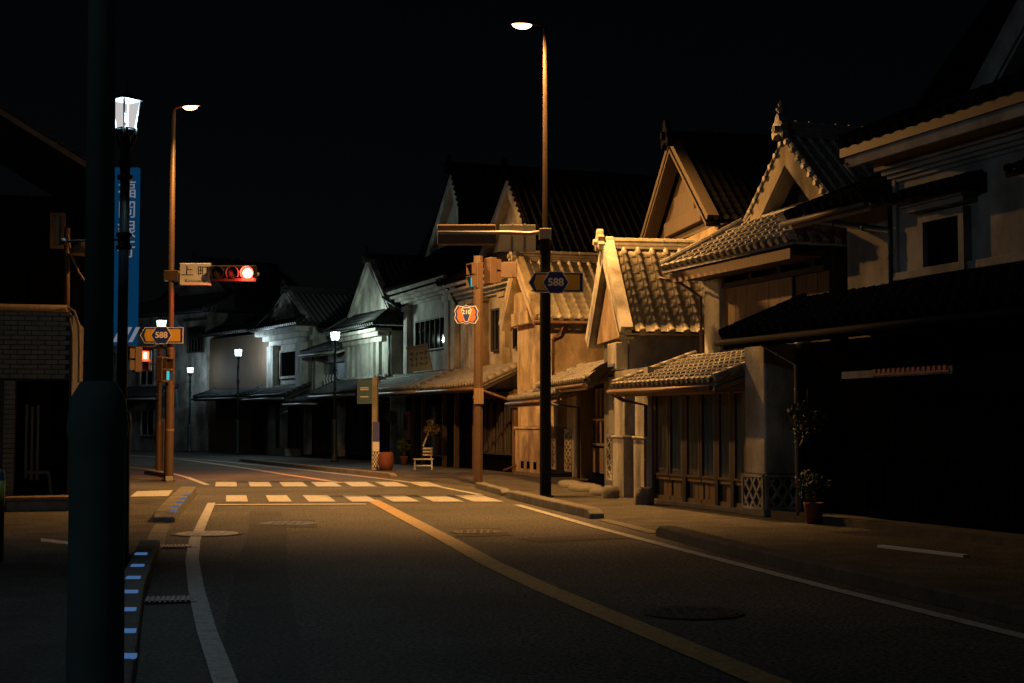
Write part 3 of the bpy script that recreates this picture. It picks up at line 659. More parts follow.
def lean_to(t, u0, u1, vE, zE, vW, zW, tile='tile', board='woodl', gutter='copper', pitch=.27, name='pent_roof', vl=True, vr=True):
    o = MB().tiles((u0, vE, zE), (u1 - u0, 0, 0), (0, vW - vE, zW - zE), pitch).build(name, tile, t, smooth=True)
    MB().box(u0 + .02, u1 - .02, vE + .03, vE + .07, zE - .2, zE - .085).build('eave_board', board, o)
    d = Vector((0, vW - vE, zW - zE)); s = MB()
    n = max(2, int((u1 - u0) / .45))
    for i in range(n + 1):
        u = u0 + .06 + (u1 - u0 - .12) * i / n; s.beam((u, vE + .08, zE - .13), (u, vW - .02, zW - .17), .06, .08)
    s.build('rafters', board, o)
    for f, u in ((vl, u0), (vr, u1)):
        if f:
            r = MB(); p = Vector((u, vE, zE + .06)); m = max(2, round(d.length / .28))
            for i in range(m): r.tube([p + d * i / m, p + d * (i + .96) / m], .085, 8, .078)
            r.build('verge_tile', tile, o, smooth=True)
    if gutter:
        g_ = MB(); g_.tube([(u0 - .04, vE - .07, zE - .1), (u1 + .04, vE - .07, zE - .11)], .05, 8)
        for i in range(int((u1 - u0) / .9) + 1):
            u = u0 + .1 + i * .9
            if u < u1: g_.beam((u, vE - .02, zE - .06), (u, vE - .07, zE - .165), .02, .01)
        g_.build('gutter', gutter, o, smooth=True)
    return o
def pipe(t, pts, m='copper', r=.04, name='downpipe'):
    b = MB(); b.tube(pts, r, 8)
    for p, q in zip(pts, pts[1:]):
        p, q = Vector(p), Vector(q); d = q - p
        if d.length > .6:
            for k in range(1, int(d.length / .7) + 1): c = p + d.normalized() * (k * .7 - .3); b.tube([c - d.normalized() * .015, c + d.normalized() * .015], r * 1.25, 8)
    return b.build(name, m, t, smooth=True)
def planks(b, u0, u1, v, z0, z1, w=.3, th=.03, gap=.012):
    n = max(1, round((u1 - u0) / w)); w = (u1 - u0) / n; r = random.Random(int(u0 * 50) + n)
    for i in range(n): b.box(u0 + i * w + gap / 2, u0 + (i + 1) * w - gap / 2, v - th + r.uniform(-.006, .006), v, z0, z1)
    return b
def lattice_base(t, u0, u1, v, z0, z1, nx, nz, m='plaster', back='stone', name='lattice_base', side=None):
    """namako band: dark tiles with raised white diagonal joints; side=(u, v0, v1) adds a near face"""
    o = MB().box(u0, u1, v, v + (.4 if side is None else side[1] - v), z0, z1).build(name, back, t)
    b = MB(); rw = .04
    def face(P, L):
        for i in range(nx):
            for j in range(nz):
                a0, a1 = L * i / nx, L * (i + 1) / nx; c0, c1 = z0 + (z1 - z0) * j / nz, z0 + (z1 - z0) * (j + 1) / nz
                for (p, q, e) in (((a0, c0), (a1, c1), 0), ((a0, c1), (a1, c0), .004)): b.beam(P(p[0], p[1], .014 + e), P(q[0], q[1], .014 + e), rw, .03, up=P.up)
        for (p, q) in (((0, z0 + .02), (L, z0 + .02)), ((0, z1 - .02), (L, z1 - .02)), ((.02, z0), (.02, z1)), ((L - .02, z0), (L - .02, z1))): b.beam(P(p[0], p[1], .024), P(q[0], q[1], .024), .05, .04, up=P.up)
    class Pf:
        up = (0, 1, 0)
        def __call__(s, a, z, o): return (u0 + a, v - o, z)
    face(Pf(), u1 - u0)
    if side:
        class Ps:
            up = (1, 0, 0)
            def __call__(s, a, z, o): return (u1 + o, v + a, z)
        face(Ps(), side[1] - v)
    b.build('joints', m, o); return o
def window(t, u0, u1, v, z0, z1, m='wood', nb=0, depth=.1, fr=.06, pane='glass', back='black', curtain=None, name='window', sill=None, pd=.045, cd=.09, bd=None):
    f = MB()
    f.box(u0, u1, v - .02, v + depth, z0, z0 + fr); f.box(u0, u1, v - .02, v + depth, z1 - fr, z1); f.box(u0, u0 + fr, v - .02, v + depth, z0 + fr, z1 - fr); f.box(u1 - fr, u1, v - .02, v + depth, z0 + fr, z1 - fr)
    for i in range(nb):
        c = u0 + (u1 - u0) * (i + 1) / (nb + 1); f.box(c - .018, c + .018, v, v + .04, z0 + fr, z1 - fr)
    o = f.build(name, m, t)
    if pane: MB().box(u0 + fr, u1 - fr, v + pd, v + pd + .005, z0 + fr, z1 - fr).build('pane', pane, o)
    if curtain:
        c = MB(); n = max(6, int((u1 - u0) * 22)); L = u1 - u0 - 2 * fr
        for i in range(n + 1):
            x = u0 + fr + L * i / n; y = v + cd + .02 * math.sin(i * 1.9) + .01 * math.sin(i * 5.1); c.v += [(x, y, z0 + fr), (x, y, z1 - fr)]
        for i in range(n): c.f.append((2 * i, 2 * i + 2, 2 * i + 3, 2 * i + 1))
        c.build('curtain', curtain, o, smooth=True)
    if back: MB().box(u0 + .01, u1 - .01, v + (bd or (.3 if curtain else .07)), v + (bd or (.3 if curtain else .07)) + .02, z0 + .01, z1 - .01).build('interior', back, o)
    if sill: MB().box(u0 - .05, u1 + .05, v - .08, v + .05, z0 - .06, z0 - .003).build('sill', sill, o)
    return o
def cornice(t, u0, u1, v, z, m, steps=((.1, .1), (.2, .1), (.32, .12), (.46, .1)), name='cornice', u1o=True):
    b = MB(); zz = z
    for d, h in steps:
        b.box(u0 - d, u1 + (d if u1o else 0), v - d, v + .3, zz, zz + h - .002); zz += h
    return b.build(name, m, t, bevel=.012)
def bush(t, c, r, n, m='leaf', ls=.05, seed=1, name='foliage'):
    q = random.Random(seed); b = MB(); cl = [(Vector((q.uniform(-.6, .6) * r[0], q.uniform(-.6, .6) * r[1], q.uniform(-.6, .6) * r[2])), q.uniform(.3, .6)) for _ in range(9)]
    for _ in range(int(n * 2.6)):
        o, k = q.choice(cl); d = Vector((q.gauss(0, 1), q.gauss(0, 1), q.gauss(0, 1))).normalized() * (q.random() ** .4) * k
        p = Vector(c) + o + Vector((d.x * r[0], d.y * r[1], d.z * r[2])); s = ls * .72 * q.uniform(.6, 1.3)
        a = Vector((q.gauss(0, 1), q.gauss(0, 1), q.gauss(0, 1))).normalized(); e = a.cross(Vector((q.gauss(0, 1), q.gauss(0, 1), q.gauss(0, 1)))).normalized()
        b.add([p - a * s, p + e * s * .45, p + a * s, p - e * s * .45], [(0, 1, 2, 3)])
    return b.build(name, m, t)

# ------------------------------------------------------------------ B2 merchant house with glazed shopfront
FB = Frame((2.81, 28.06), (4.32, 23.92))
t = house('merchant_house', 'merchant house with glazed wooden shopfront and pale corner pillar under a tiled pent roof', FB)
MB().box(-.25, 4.4, .55, 7.5, 0, 2.62).build('lower_wall', 'wood', t)
MB().box(-.02, 4.35, 1.34, 7.5, 2.625, 4.75).build('upper_wall', 'wood', t)
MB().box(-.3, 4.45, -.06, .55, 0, .09).build('plinth', 'stone', t, bevel=.015)
MB().box(-.28, 3.72, -.04, .54, 2.14, 2.36).build('lintel', 'wood', t)
MB().box(-.28, -.12, -.05, .54, .09, 2.14).build('corner_post', 'black', t)
cut = [(.03, .62, 'curtain'), (.66, 1.22, 'curtblue'), (1.36, 1.92, 'curtain'), (1.96, 2.5, 'curtblue'), (2.62, 3.08, 'curtain'), (3.2, 3.62, 'curtain')]
for a, c, m in cut:
    window(t, a, c, .0, .56, 2.13, 'woodb', 0, .05, .04, 'glass', 'black', m, pd=.0, cd=.035)
    k = MB(); k.box(a, c, .01, .12, .09, .17); k.box(a, c, .01, .12, .48, .558); planks(k, a + .02, c - .02, .09, .17, .48, .19); k.build('kick_panel', 'woodl', t)
for a, c in ((-.12, .03), (1.22, 1.36), (2.5, 2.62), (3.08, 3.2), (3.62, 3.72)): MB().box(a + .003, c - .003, -.022, .2, .09, 2.14).build('post', 'wood', t)
MB().box(3.74, 4.42, -.09, .54, .7, 2.92).build('corner_pillar', 'plaster', t, bevel=.03)
lattice_base(t, 3.72, 4.44, -.11, .12, .7, 3, 2, 'plaster', 'tiledark', side=(0, .54))
MB().box(3.68, 4.48, -.15, .54, 0, .12).build('plinth', 'stone', t, bevel=.02)
lean_to(t, -.5, 3.72, -.68, 2.28, 1.2, 2.92, pitch=.2)
pipe(t, [(-.45, -.74, 2.16), (-.4, -.5, 2.02), (-.16, -.12, 1.92), (-.16, -.12, .05)], 'metalb', .038)
o = MB().box(-.02, .62, 1.12, 1.33, 2.9, 4.42).build('upper_pillar', 'plaster', t, bevel=.02)
b = planks(MB(), .66, 3.15, 1.26, 2.93, 4.2, .42); b.build('wall_boards', 'woodl', t)
b = planks(MB(), 3.2, 4.3, 1.3, 2.93, 4.2, .42); b.build('wall_boards', 'woodb', t)
b = MB(); b.box(.64, 4.3, 1.16, 1.33, 4.21, 4.3); b.box(.64, 4.3, 1.2, 1.33, 4.45, 4.62)
for u in (.64, 1.7, 2.75, 3.9): b.box(u, u + .09, 1.17, 1.33, 4.3, 4.45)
b.build('header_beam', 'wood', t)
hip_gable(t, -.5, 4.5, .42, 4.66, 1.8, 1.98, 7.0, 8, wallm='clay', gz=5.5, recess=.75, bw=.34, bm='cream', layers=3, oscale=.7, pitch=.25)
MB().lathe((1.98, 1.74, 7.42), [(.08, 0), (.05, .05), (.09, .09), (.1, .13), (.04, .17), (.06, .21), (.02, .26), (.01, .29)], 12).build('finial', 'tile', t, smooth=True)
MB().box(-.3, 4.3, .5, .55, 4.38, 4.56).build('eave_board', 'woodl', t)
MB().box(-.28, 4.28, .56, 1.33, 4.44, 4.5).build('soffit', 'wood', t)
pipe(t, [(-.5, .36, 4.5), (-.42, .8, 4.4), (-.12, 1.1, 4.1), (-.12, 1.1, 2.95)], 'metalb', .03)
# ------------------------------------------------------------------ B1 big dark storehouse on the right
t = house('storehouse', 'large shadowed plaster storehouse with moulded cornice and hooded upper window at the right edge', FB)
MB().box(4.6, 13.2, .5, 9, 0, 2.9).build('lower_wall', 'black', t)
MB().box(7.23, 13.0, .62, 9, 2.905, 5.4).build('upper_wall', 'greyb', t, bevel=.02)
MB().box(5.2, 7.2, 1.05, 8.8, 2.906, 5.1).build('upper_wall', 'greyb', t)
MB().box(6.42, 7.22, 1.0, 1.06, 3.3, 5.0).build('shutter', 'black', t)
b = MB(); b.box(7.18, 13.0, .54, .63, 3.72, 3.84); b.box(7.16, 7.26, .56, .7, 3.84, 5.3); b.build('base_moulding', 'greyb', t, bevel=.015)
cornice(t, 7.2, 13.0, .62, 5.22, 'greyb', ((.05, .06), (.1, .06), (.16, .07), (.24, .07)))
MB().box(7.1, 13.3, -.12, 1.0, 5.49, 5.53).build('soffit', 'woodl', t)
MB().box(7.06, 13.3, -.2, -.12, 5.42, 5.66).build('fascia', 'greyb', t, bevel=.015)
MB().box(7.02, 13.3, -.26, -.2, 5.58, 5.72).build('gutter', 'metalb', t)
pipe(t, [(5.3, .15, 4.95), (5.5, .3, 4.85), (7.12, .55, 4.5), (7.14, .56, 3.8)], 'metald', .05)
pipe(t, [(7.1, -.2, 5.5), (7.1, .0, 5.3), (7.14, .5, 5.1)], 'metald', .05)
o = window(t, 7.9, 8.95, .5, 3.72, 4.62, 'greyb', 0, .12, .12, None, 'black')
b = MB(); b.box(7.75, 9.1, .36, .62, 4.66, 4.74); b.box(7.7, 9.15, .3, .62, 4.74, 4.8); b.build('window_head', 'greyb', o, bevel=.01)
MB().tiles((7.55, .1, 4.84), (1.75, 0, 0), (0, .52, .2), .22).build('window_hood', 'tileshade', o, smooth=True)
o = window(t, 10.7, 11.8, .5, 3.72, 4.62, 'greyb', 0, .12, .12, None, 'black')
MB().tiles((10.3, .1, 4.84), (1.9, 0, 0), (0, .52, .2), .22).build('window_hood', 'tileshade', o, smooth=True)
lean_to(t, 4.6, 13.2, -1.0, 2.98, .62, 3.64, 'tileshade', 'black', 'metalblack', vr=False)
hip_gable(t, 7.0, 15.0, -.25, 5.74, 1.4, 11.0, 9.6, 10, 'tileshade', 'greyb', gz=6.45, recess=.4, bw=.4)
lean_to(t, 4.7, 7.1, .2, 5.0, 3.2, 6.2, 'tileshade', 'woodl', 'metalb', name='wing_roof', vr=False)
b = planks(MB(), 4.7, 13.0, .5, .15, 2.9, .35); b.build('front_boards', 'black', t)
MB().box(4.6, 13.0, -.1, .5, 0, .12).build('plinth', 'shadestone', t)
b = MB()
for i in range(14): b.box(6.6 + i * .42, 6.66 + i * .42, .38, .44, .25, 1.05)
b.box(6.5, 12.6, .36, .46, 1.05, 1.12); b.box(6.5, 12.6, .36, .46, .18, .25); b.build('fence_rail', 'black', t)
pipe(t, [(5.6, -.9, 2.85), (5.6, -.2, 2.5), (5.6, -.2, .1)], 'metal', .03)
o = MB().box(7.9, 10.4, -.85, -.8, 2.2, 2.3).build('sign_strip', 'greyb', t)
b = MB()
for i in range(15): b.box(8.7 + i * .11, 8.76 + i * .11, -.87, -.853, 2.24, 2.31)
b.box(8.65, 10.35, -.868, -.852, 2.22, 2.25); b.build('red_trim', 'red', o)
p, q = G(880, 546, .02), G(966, 556, .02)
tag(MB().beam(p, q, .09, .03).build('light_strip', 'white'), 'thin pale bar painted as a strip of light on the pavement in front of the dark storehouse', 'plank')  # white bar added where a strip of light falls on the pavement
def plant(name, label, F, u, v, z, r, n, m, potm=None, ls=.05, seed=1, hang=False, cat='plant'):
    p = Vector((F.A[0] + F.u[0] * u + F.n[0] * v, F.A[1] + F.u[1] * u + F.n[1] * v, 0))
    t = thing(name, label, cat, p, F.rz)
    bush(t, (0, 0, z), r, n, m, ls, seed)
    s = MB(); q = random.Random(seed)
    for i in range(6): s.tube([(q.uniform(-.05, .05), q.uniform(-.05, .05), .3 if not hang else z - r[2] * .2), (q.uniform(-.5, .5) * r[0], q.uniform(-.5, .5) * r[1], z + r[2] * .4)], .01, 5)
    s.build('stem', 'stem', t)
    if potm: MB().lathe((0, 0, 0), [(.11, 0), (.16, .3), (.17, .33), (.14, .33), (.13, .3)], 14).build('pot', potm, t, smooth=True)
    if hang:
        b = MB(); b.tube([(0, 0, z - r[2] * .3), (0, .0, z + .5), (0, .8, z + .55)], .012, 6); b.lathe((0, 0, z - r[2] * .5), [(.08, 0), (.14, .15)], 12); b.build('hanging_basket', 'stem', t)
    return t
plant('hanging_plant', 'leafy hanging plant beside the pale corner pillar in front of the dark storehouse', FB, FB.U(808, -.3), -.3, 1.6, (.28, .3, .33), 260, 'leaf', ls=.06, seed=3, hang=True)
plant('potted_plant', 'potted shrub on the pavement beside the lattice base of the pale pillar', FB, FB.U(813, -.2), -.2, .6, (.25, .25, .27), 240, 'leaf', 'pot', ls=.05, seed=4)

# ------------------------------------------------------------------ B3 gabled storehouse with tiled wing
F3 = Frame((.15, 43.6), (2.36, 30.1))
t = house('storehouse', 'tall gabled storehouse set back behind, with steep lit tiled wing and gable towards the street', F3)
MB().box(7.9, 12.6, 2.45, 9, 0, 6.0).build('rear_wall', 'clay', t)
gable_roof(t, 7.3, 6.15, 10.2, 8.25, 13.2, 6.0, 2.0, 9, 'tileshade', wallm='gablewood', recess=.45, bw=.1, bm='gablewood', oscale=1.0, vt=False, vc=.13, pitch=.2)
b = MB(); b.box(8.6, 11.7, 2.3, 2.49, 6.2, 6.55); b.box(9.3, 11.0, 2.36, 2.49, 6.555, 7.1); b.build('gable_step', 'gablewood', t, bevel=.02)
MB().box(10.55, 13.0, .3, 2.44, 0, 3.55).build('wing_wall', 'grey', t)
gable_roof(t, 10.1, 3.45, 11.78, 5.5, 13.45, 3.5, -.02, 2.9, 'tilelit', wallm='clay', recess=.16, bw=.14, bm='plaster', pitch=.33, oscale=.7, layers=2, vt=False, lift=.04, vc=.18)
MB().box(12.2, 13.0, -.0, .28, 2.72, 3.32).build('window_box', 'plaster', t, bevel=.02)
MB().box(12.3, 12.9, -.02, .0, 2.8, 2.86).build('window_box_trim', 'copper', t)
# low street front of B3 with entrance, lattice bands and pent roof
t = house('entrance_lodge', 'low lodge with white pillars, lattice bases and latticed door under small tiled pent roofs', F3, 'house')
MB().box(5.6, 15.3, 1.0, 2.3, 0, 2.6).build('wall', 'wood', t)
Z = .28
U = lambda x, v=0: F3.U(x, v)
v = .15
lattice_base(t, U(608, v), U(613.5, v), v, .3, 1.3, 1, 4, 'plaster', 'stone')
MB().box(U(608, v), U(613.5, v), v + .02, v + .5, 1.302, 2.6).build('pillar', 'plaster', t)
b = MB(); a0, a1 = U(614, 0), U(624.5, 0); b.box(a0, a1, 0, .5, 1.302, 2.55); b.build('pillar', 'plaster', t, bevel=.015)
b = MB(); b.box(a0 - .02, a1 + .02, -.03, .5, .0, 1.25); b.box(a0 - .04, a1 + .04, -.06, .5, 1.25, 1.3); b.build('pillar_base', 'plaster', t, bevel=.015)
c0, c1 = U(635, 0), U(648, 0)
b = MB(); b.box(c0, c1, 0, .5, 1.302, 2.5); b.build('pillar', 'plaster', t, bevel=.015)
b = MB(); b.box(c0 - .02, c1, -.03, .5, .0, 1.25); b.box(c0 - .04, c1, -.06, .5, 1.25, 1.3); b.build('pillar_base', 'plaster', t, bevel=.015)
MB().box(a1 + .01, c0 - .01, .6, .66, 0, 2.5).build('door', 'black', t)
b = MB(); b.box(a0, c1, .0, .5, 2.5, 2.68); b.build('lintel_wall', 'grey', t)
v = .2
lattice_base(t, U(553, v), U(557, v), v, .32, 1.45, 1, 6, 'cream', 'stone')
MB().box(U(553, v), U(557, v), v + .02, v + .5, 1.452, 2.5).build('pillar', 'cream', t)
MB().box(U(557, v) + .02, U(566, v) - .02, .5, .56, .3, 2.4).build('door', 'woodl', t)
lattice_base(t, U(566, v), U(573, v), v, .32, 1.4, 2, 6, 'cream', 'stone')
MB().box(U(566, v), U(573, v), v + .02, v + .5, 1.402, 2.5).build('pillar', 'cream', t)
MB().box(U(574, v), U(577.5, v), v - .05, v + .3, .2, 2.5).build('post', 'cream', t)
MB().box(U(580, v), U(582.5, v), v - .05, v + .3, .2, 2.5).build('post', 'woodb', t)
o = MB().box(U(583, .5), U(608, .5), .6, .65, .3, 2.5).build('lattice_door', 'black', t)
b = MB()
for x in (588, 592.5, 597, 601.5, 606): u = U(x, .5); b.box(u - .09, u + .09, .48, .56, 1.0, 2.4)
u0, u1 = U(584, .5), U(607.5, .5)
for z in (1.02, 1.62): b.box(u0, u1, .44, .479, z, z + .06)
b.build('lattice_bars', 'woodl', o)
for x in (588, 595.5, 604): u = U(x, .5); MB().box(u - .22, u + .22, .44, .56, .36, .96).build('lower_panel', 'woodl', o)
lean_to(t, 5.4, 11.6, -.35, 2.52, 1.0, 3.1, 'tile', 'woodl', 'metalb')
lean_to(t, 3.1, 8.4, -.75, 2.2, .3, 2.5, 'tile', 'woodl', 'copper', name='lower_pent_roof')
pipe(t, [(8.4, -.8, 2.1), (8.45, -.4, 2.0), (8.5, .12, 1.95), (8.5, .12, .2)], 'metald', .04)
b = MB(); rr = random.Random(5)
tp = [(11.4, -.4, 2.66), (12.9, -.3, 2.62), (12.9, .7, 3.2), (11.4, .7, 3.2)]
n = 8
for i in range(n + 1):
    for j in range(n + 1):
        a, c = i / n, j / n; p = Vector(tp[0]) * (1 - a) * (1 - c) + Vector(tp[1]) * a * (1 - c) + Vector(tp[2]) * a * c + Vector(tp[3]) * (1 - a) * c
        b.v.append((p.x, p.y, p.z + rr.uniform(-.03, .03) - .35 * max(0, .3 - c) * (1 + .5 * math.sin(i * 2))))
for i in range(n):
    for j in range(n): b.f.append((i * (n + 1) + j, (i + 1) * (n + 1) + j, (i + 1) * (n + 1) + j + 1, i * (n + 1) + j + 1))
b.build('eave_tarp', 'black', t, smooth=True)
def local(o, F, u, v, z=0, rz=0):
    o.location = (F.A[0] + F.u[0] * u + F.n[0] * v, F.A[1] + F.u[1] * u + F.n[1] * v, z); o.rotation_euler = (0, 0, F.rz + rz); return o
def stone(F, u, v, sx, sy, sz, seed, label):
    q = random.Random(seed); b = MB(); n = 12; prof = ((.0, 1.0), (.45, 1.02), (.85, .86), (1.0, .55))
    jit = [q.uniform(.82, 1.12) for _ in range(n)]
    for h, k in prof: b.v += [(sx * k * jit[j] * math.cos(2 * math.pi * j / n), sy * k * jit[j] * math.sin(2 * math.pi * j / n), sz * h * q.uniform(.93, 1.05)) for j in range(n)]
    for i in range(3):
        for j in range(n): b.f.append((i * n + j, i * n + (j + 1) % n, (i + 1) * n + (j + 1) % n, (i + 1) * n + j))
    b.f.append(tuple(3 * n + j for j in range(n)))
    o = local(b.build('step_stone', 'stone', smooth=True), F, u, v, .003); tag(o, label, 'stone', 'stones in front of the lodge')
stone(F3, U(563, -.3), -.1, .8, .35, .15, 1, 'flat step stone below the reddish door of the lodge, nearest the streetlight shaft')
stone(F3, U(580, -.3), -.15, .9, .4, .16, 2, 'long flat step stone in front of the latticed door of the lodge')
stone(F3, U(597, -.3), -.1, .7, .4, .14, 3, 'wide low step stone at the right end of the latticed door')
stone(F3, U(613, -.3), -.35, .19, .2, .27, 4, 'rounded boulder in front of the white pillar with the lattice strip')
stone(F3, U(644, -.25), -.25, .15, .18, .34, 5, 'rounded upright boulder beside the downpipe of the glazed shopfront')

# ------------------------------------------------------------------ B4 cream gabled storehouse
F4 = Frame((-.55, 46.0), (.95, 41.0))
t = house('storehouse', 'narrow cream plaster storehouse with gable and small floor vents behind the right streetlight shaft', F4)
MB().box(2.4, 4.95, .02, 5, 1.45, 4.75).build('wall', 'cream', t, bevel=.02)
MB().box(2.36, 4.99, -.03, 5, .02, 1.38).build('lower_wall', 'cream', t, bevel=.015)
MB().box(2.32, 5.03, -.07, 5, 1.38, 1.45).build('ledge', 'cream', t, bevel=.015)
for u in (2.95, 3.55, 4.2): MB().box(u, u + .3, -.035, .0, .2, .42).build('floor_vent', 'black', t)
MB().box(2.3, 5.05, -.1, 5, 0, .1).build('plinth', 'stone', t)
gable_roof(t, 1.75, 4.55, 3.3, 6.45, 5.35, 4.55, -.35, 5, tile='tilelit', wallm='cream', recess=.36, bw=.16, bm='cream', pitch=.32, oscale=.7, vt=False, lift=.04, vc=.18)
b = MB(); b.box(2.5, 4.2, -.22, .0, 4.5, 4.9); b.box(2.7, 4.0, -.18, .0, 4.9, 5.5); b.build('gable_moulding', 'cream', t, bevel=.02)
MB().box(4.953, 5.12, .0, .18, 0, 4.55).build('corner_pilaster', 'clay', t)
MB().box(4.953, 4.97, .3, 3.2, 2.3, 4.3).build('side_panel', 'clay', t)
pipe(t, [(5.3, .6, 4.5), (5.2, .5, 4.2), (5.06, .3, 4.0), (5.06, .3, 2.6)], 'copper', .04)
MB().tube([(5.4, -.35, 4.47), (5.4, 5, 4.47)], .055, 8).build('gutter', 'copper', t, smooth=True)

# ------------------------------------------------------------------ B5 / B6 twin gabled shop houses
F5 = Frame((-4.6, 55.2), (-.35, 44.2))
def twin(label, a, e, gz0, pk, wallm, eav, win, apex, gv, g0, g1):
    t = house('shop_house', label, F5)
    MB().box(a, e, .7, 8, 2.6, eav - .25).build('upper_wall', wallm, t)
    MB().box(a, e, .62, 8, 0, 2.6).build('lower_wall', 'black', t)
    cornice(t, a + .1, e - .1, .7, eav - .6, wallm, ((.12, .1), (.26, .1), (.45, .12), (.62, .1)), u1o=False)
    MB().box(a - .55, e, -.02, .12, eav - .1, eav).build('eave_board', wallm, t)
    hip_gable(t, a - .6, e + .1, -.1, eav + .06, gv, apex, pk, 9, 'tileshade', wallm, gz=gz0, recess=.3, bw=.34)
    for w in win:
        o = window(t, w[0], w[1], .6, w[2], w[3], 'wood', w[4], .1, .06, 'glass', 'black')
    return t
t = twin('shop house with pale green lit upper wall, deep moulded cornice and wide dark upper window', -.4, 6.2, 7.9, 10.9, 'plaster', 6.72, [(.9, 4.5, 4.25, 5.45, 5)], 3.6, 1.1, 0, 0)
for u in (-.35, 4.7, 5.4): MB().box(u, u + .45, .5, .69, 3.2, 5.9).build('pilaster', 'plaster', t)
for u in (-.42, 4.63, 5.33): MB().box(u, u + .59, .42, .69, 5.905, 6.1).build('pilaster_cap', 'plaster', t)
lean_to(t, -1.2, 6.0, -.9, 2.75, .6, 3.42, 'tile', 'wood', 'metal')
pipe(t, [(-1.0, -.2, 6.55), (-.9, .3, 6.2), (-.5, .6, 5.9), (-.5, .6, 3.4)], 'metald', .05)
pipe(t, [(6.25, -.2, 6.6), (6.3, .2, 6.1), (6.3, .45, 5.6), (7.1, .5, 5.4)], 'metald', .05)
for a, c, m in ((.4, 1.3, 'curtain'), (1.4, 2.3, None), (2.9, 3.8, 'curtblue'), (3.9, 4.9, None)): window(t, a, c, .5, .35, 2.2, 'wood', 0, .1, .05, 'glass', 'black', m)
MB().box(.1, .95, .38, .45, .9, 2.0).build('shop_curtain', 'red', t)
for u in (1.35, 2.6, 5.1): MB().box(u, u + .1, .3, .45, 0, 2.55).build('post', 'woodb', t)
pipe(t, [(-1.15, -.95, 2.65), (-.8, -.2, 2.4), (-.4, .4, 2.3), (-.4, .4, .1)], 'metal', .035)
t = twin('shop house beside the cream storehouse with pilastered orange lit upper wall and latticed ground floor', 6.3, 12.5, 7.1, 9.7, 'plaster', 6.35, [(9.3, 10.3, 3.9, 5.3, 2), (11.3, 12.0, 3.9, 5.3, 1)], 9.7, 1.0, 0, 0)
for u, m in ((6.6, 'plaster'), (7.4, 'plaster'), (8.3, 'clay'), (10.4, 'cream'), (12.1, 'cream')): MB().box(u, u + .5, .48, .69, 3.2, 5.6).build('pilaster', m, t); MB().box(u - .06, u + .56, .4, .69, 5.605, 5.76).build('pilaster_cap', m, t)
lean_to(t, 6.2, 12.4, -.9, 2.72, .6, 3.4, 'tile', 'wood', 'copper')
for a, c, m in ((8.5, 9.1, None), (9.2, 9.8, 'curtain'), (9.9, 10.5, 'curtblue'), (10.6, 11.2, 'curtain'), (11.3, 11.9, None)):
    window(t, a, c, .45, .55, 2.3, 'wood', 1, .1, .045, 'glass', 'black', m)
for u in (6.4, 8.3, 12.0): MB().box(u, u + .14, .3, .45, 0, 2.6).build('post', 'woodb', t)
MB().box(8.5, 11.9, .36, .44, 2.33, 2.55).build('transom_board', 'woodb', t)
pipe(t, [(12.3, -.9, 2.6), (12.5, -.1, 2.3), (12.5, .3, 2.2), (12.5, .3, .3), (12.3, -.1, .1)], 'copper', .045)
# tilted notice board on the pent roof
p = F5.pf(407, 370, -.3)
t = local(thing('roof_signboard', 'green grey signboard with dark characters tilted on the far shop house pent roof', 'sign'), F5, 4.6, -.35, 2.95, 0)
t.rotation_euler = (0, 0, R(-26)); q = AT(419, 371, 50.6); t.location = (q.x, q.y, q.z)
b = MB(); b.prism([(-.4, 0, 0), (.52, 0, .06), (.3, .05, .95), (-.5, .05, .82)], (0, .06, 0)); b.build('board', 'signgreen', t)
b = MB(); b.prism([(-.44, -.03, -.03), (.56, -.03, .03), (.56, -.03, .09), (-.44, -.03, .03)], (0, .03, 0)); b.build('board_frame', 'signgreen', t); MB().prism([(-.54, .0, .8), (.34, .0, .93), (.34, .0, .99), (-.54, .0, .86)], (0, .05, 0)).build('board_frame', 'signgreen', t)
b = MB(); rr = random.Random(11)
for i in range(4):
    for j in range(6):
        cx, cz = -.3 + i * .19 + rr.uniform(-.02, .02), .22 + (j % 3) * .19 + i * .02; a = rr.uniform(0, 3.14); l = rr.uniform(.05, .09)
        b.beam((cx - math.cos(a) * l, -.006 + cz * .05, cz - math.sin(a) * l), (cx + math.cos(a) * l, -.006 + cz * .05, cz + math.sin(a) * l), .022, .006, up=(0, 1, 0))
b.build('board_writing', 'signtext', t)
MB().beam((0, .08, .0), (0, .4, .45), .05, .05).build('prop', 'wood', t)

# ------------------------------------------------------------------ B7 gabled house with slatted windows
F7 = Frame((-7.6, 61.9), (-4.6, 55.2))
t = house('gabled_house', 'gabled plaster house with tall slatted upper windows and long tiled roof behind the greenish lantern', F7)
MB().box(0, 5.5, .4, 9, 2.6, 5.3).build('upper_wall', 'grey', t)
MB().box(-.1, 5.5, .6, 9, 0, 2.6).build('lower_wall', 'black', t)
hip_gable(t, -.4, 6.4, -.45, 5.45, .35, 3.0, 8.35, 9, 'tiledark', 'plaster', gz=6.0, recess=.14, bw=.14, vt=False)
b = MB(); b.box(-.2, 6.0, -.3, .39, 5.22, 5.34); b.box(-.1, 5.7, -.1, .39, 5.05, 5.215); b.build('eave_moulding', 'plaster', t)
b = MB()
for i in range(7): b.box(.2 + i * .7, .58 + i * .7, .26, .39, 3.5, 4.85)
b.build('shutter_slats', 'grey', t)
b = MB(); b.box(.0, 5.3, .2, .39, 4.855, 5.04); b.box(.0, 5.3, .2, .39, 3.36, 3.49); b.build('shutter_frame', 'plaster', t)
lean_to(t, -1.0, 5.4, -.9, 2.8, .4, 3.4, 'tiledark', 'wood', 'metal')
MB().box(5.503, 5.6, .5, 8, 0, 5.25).build('side_wall', 'plaster', t)
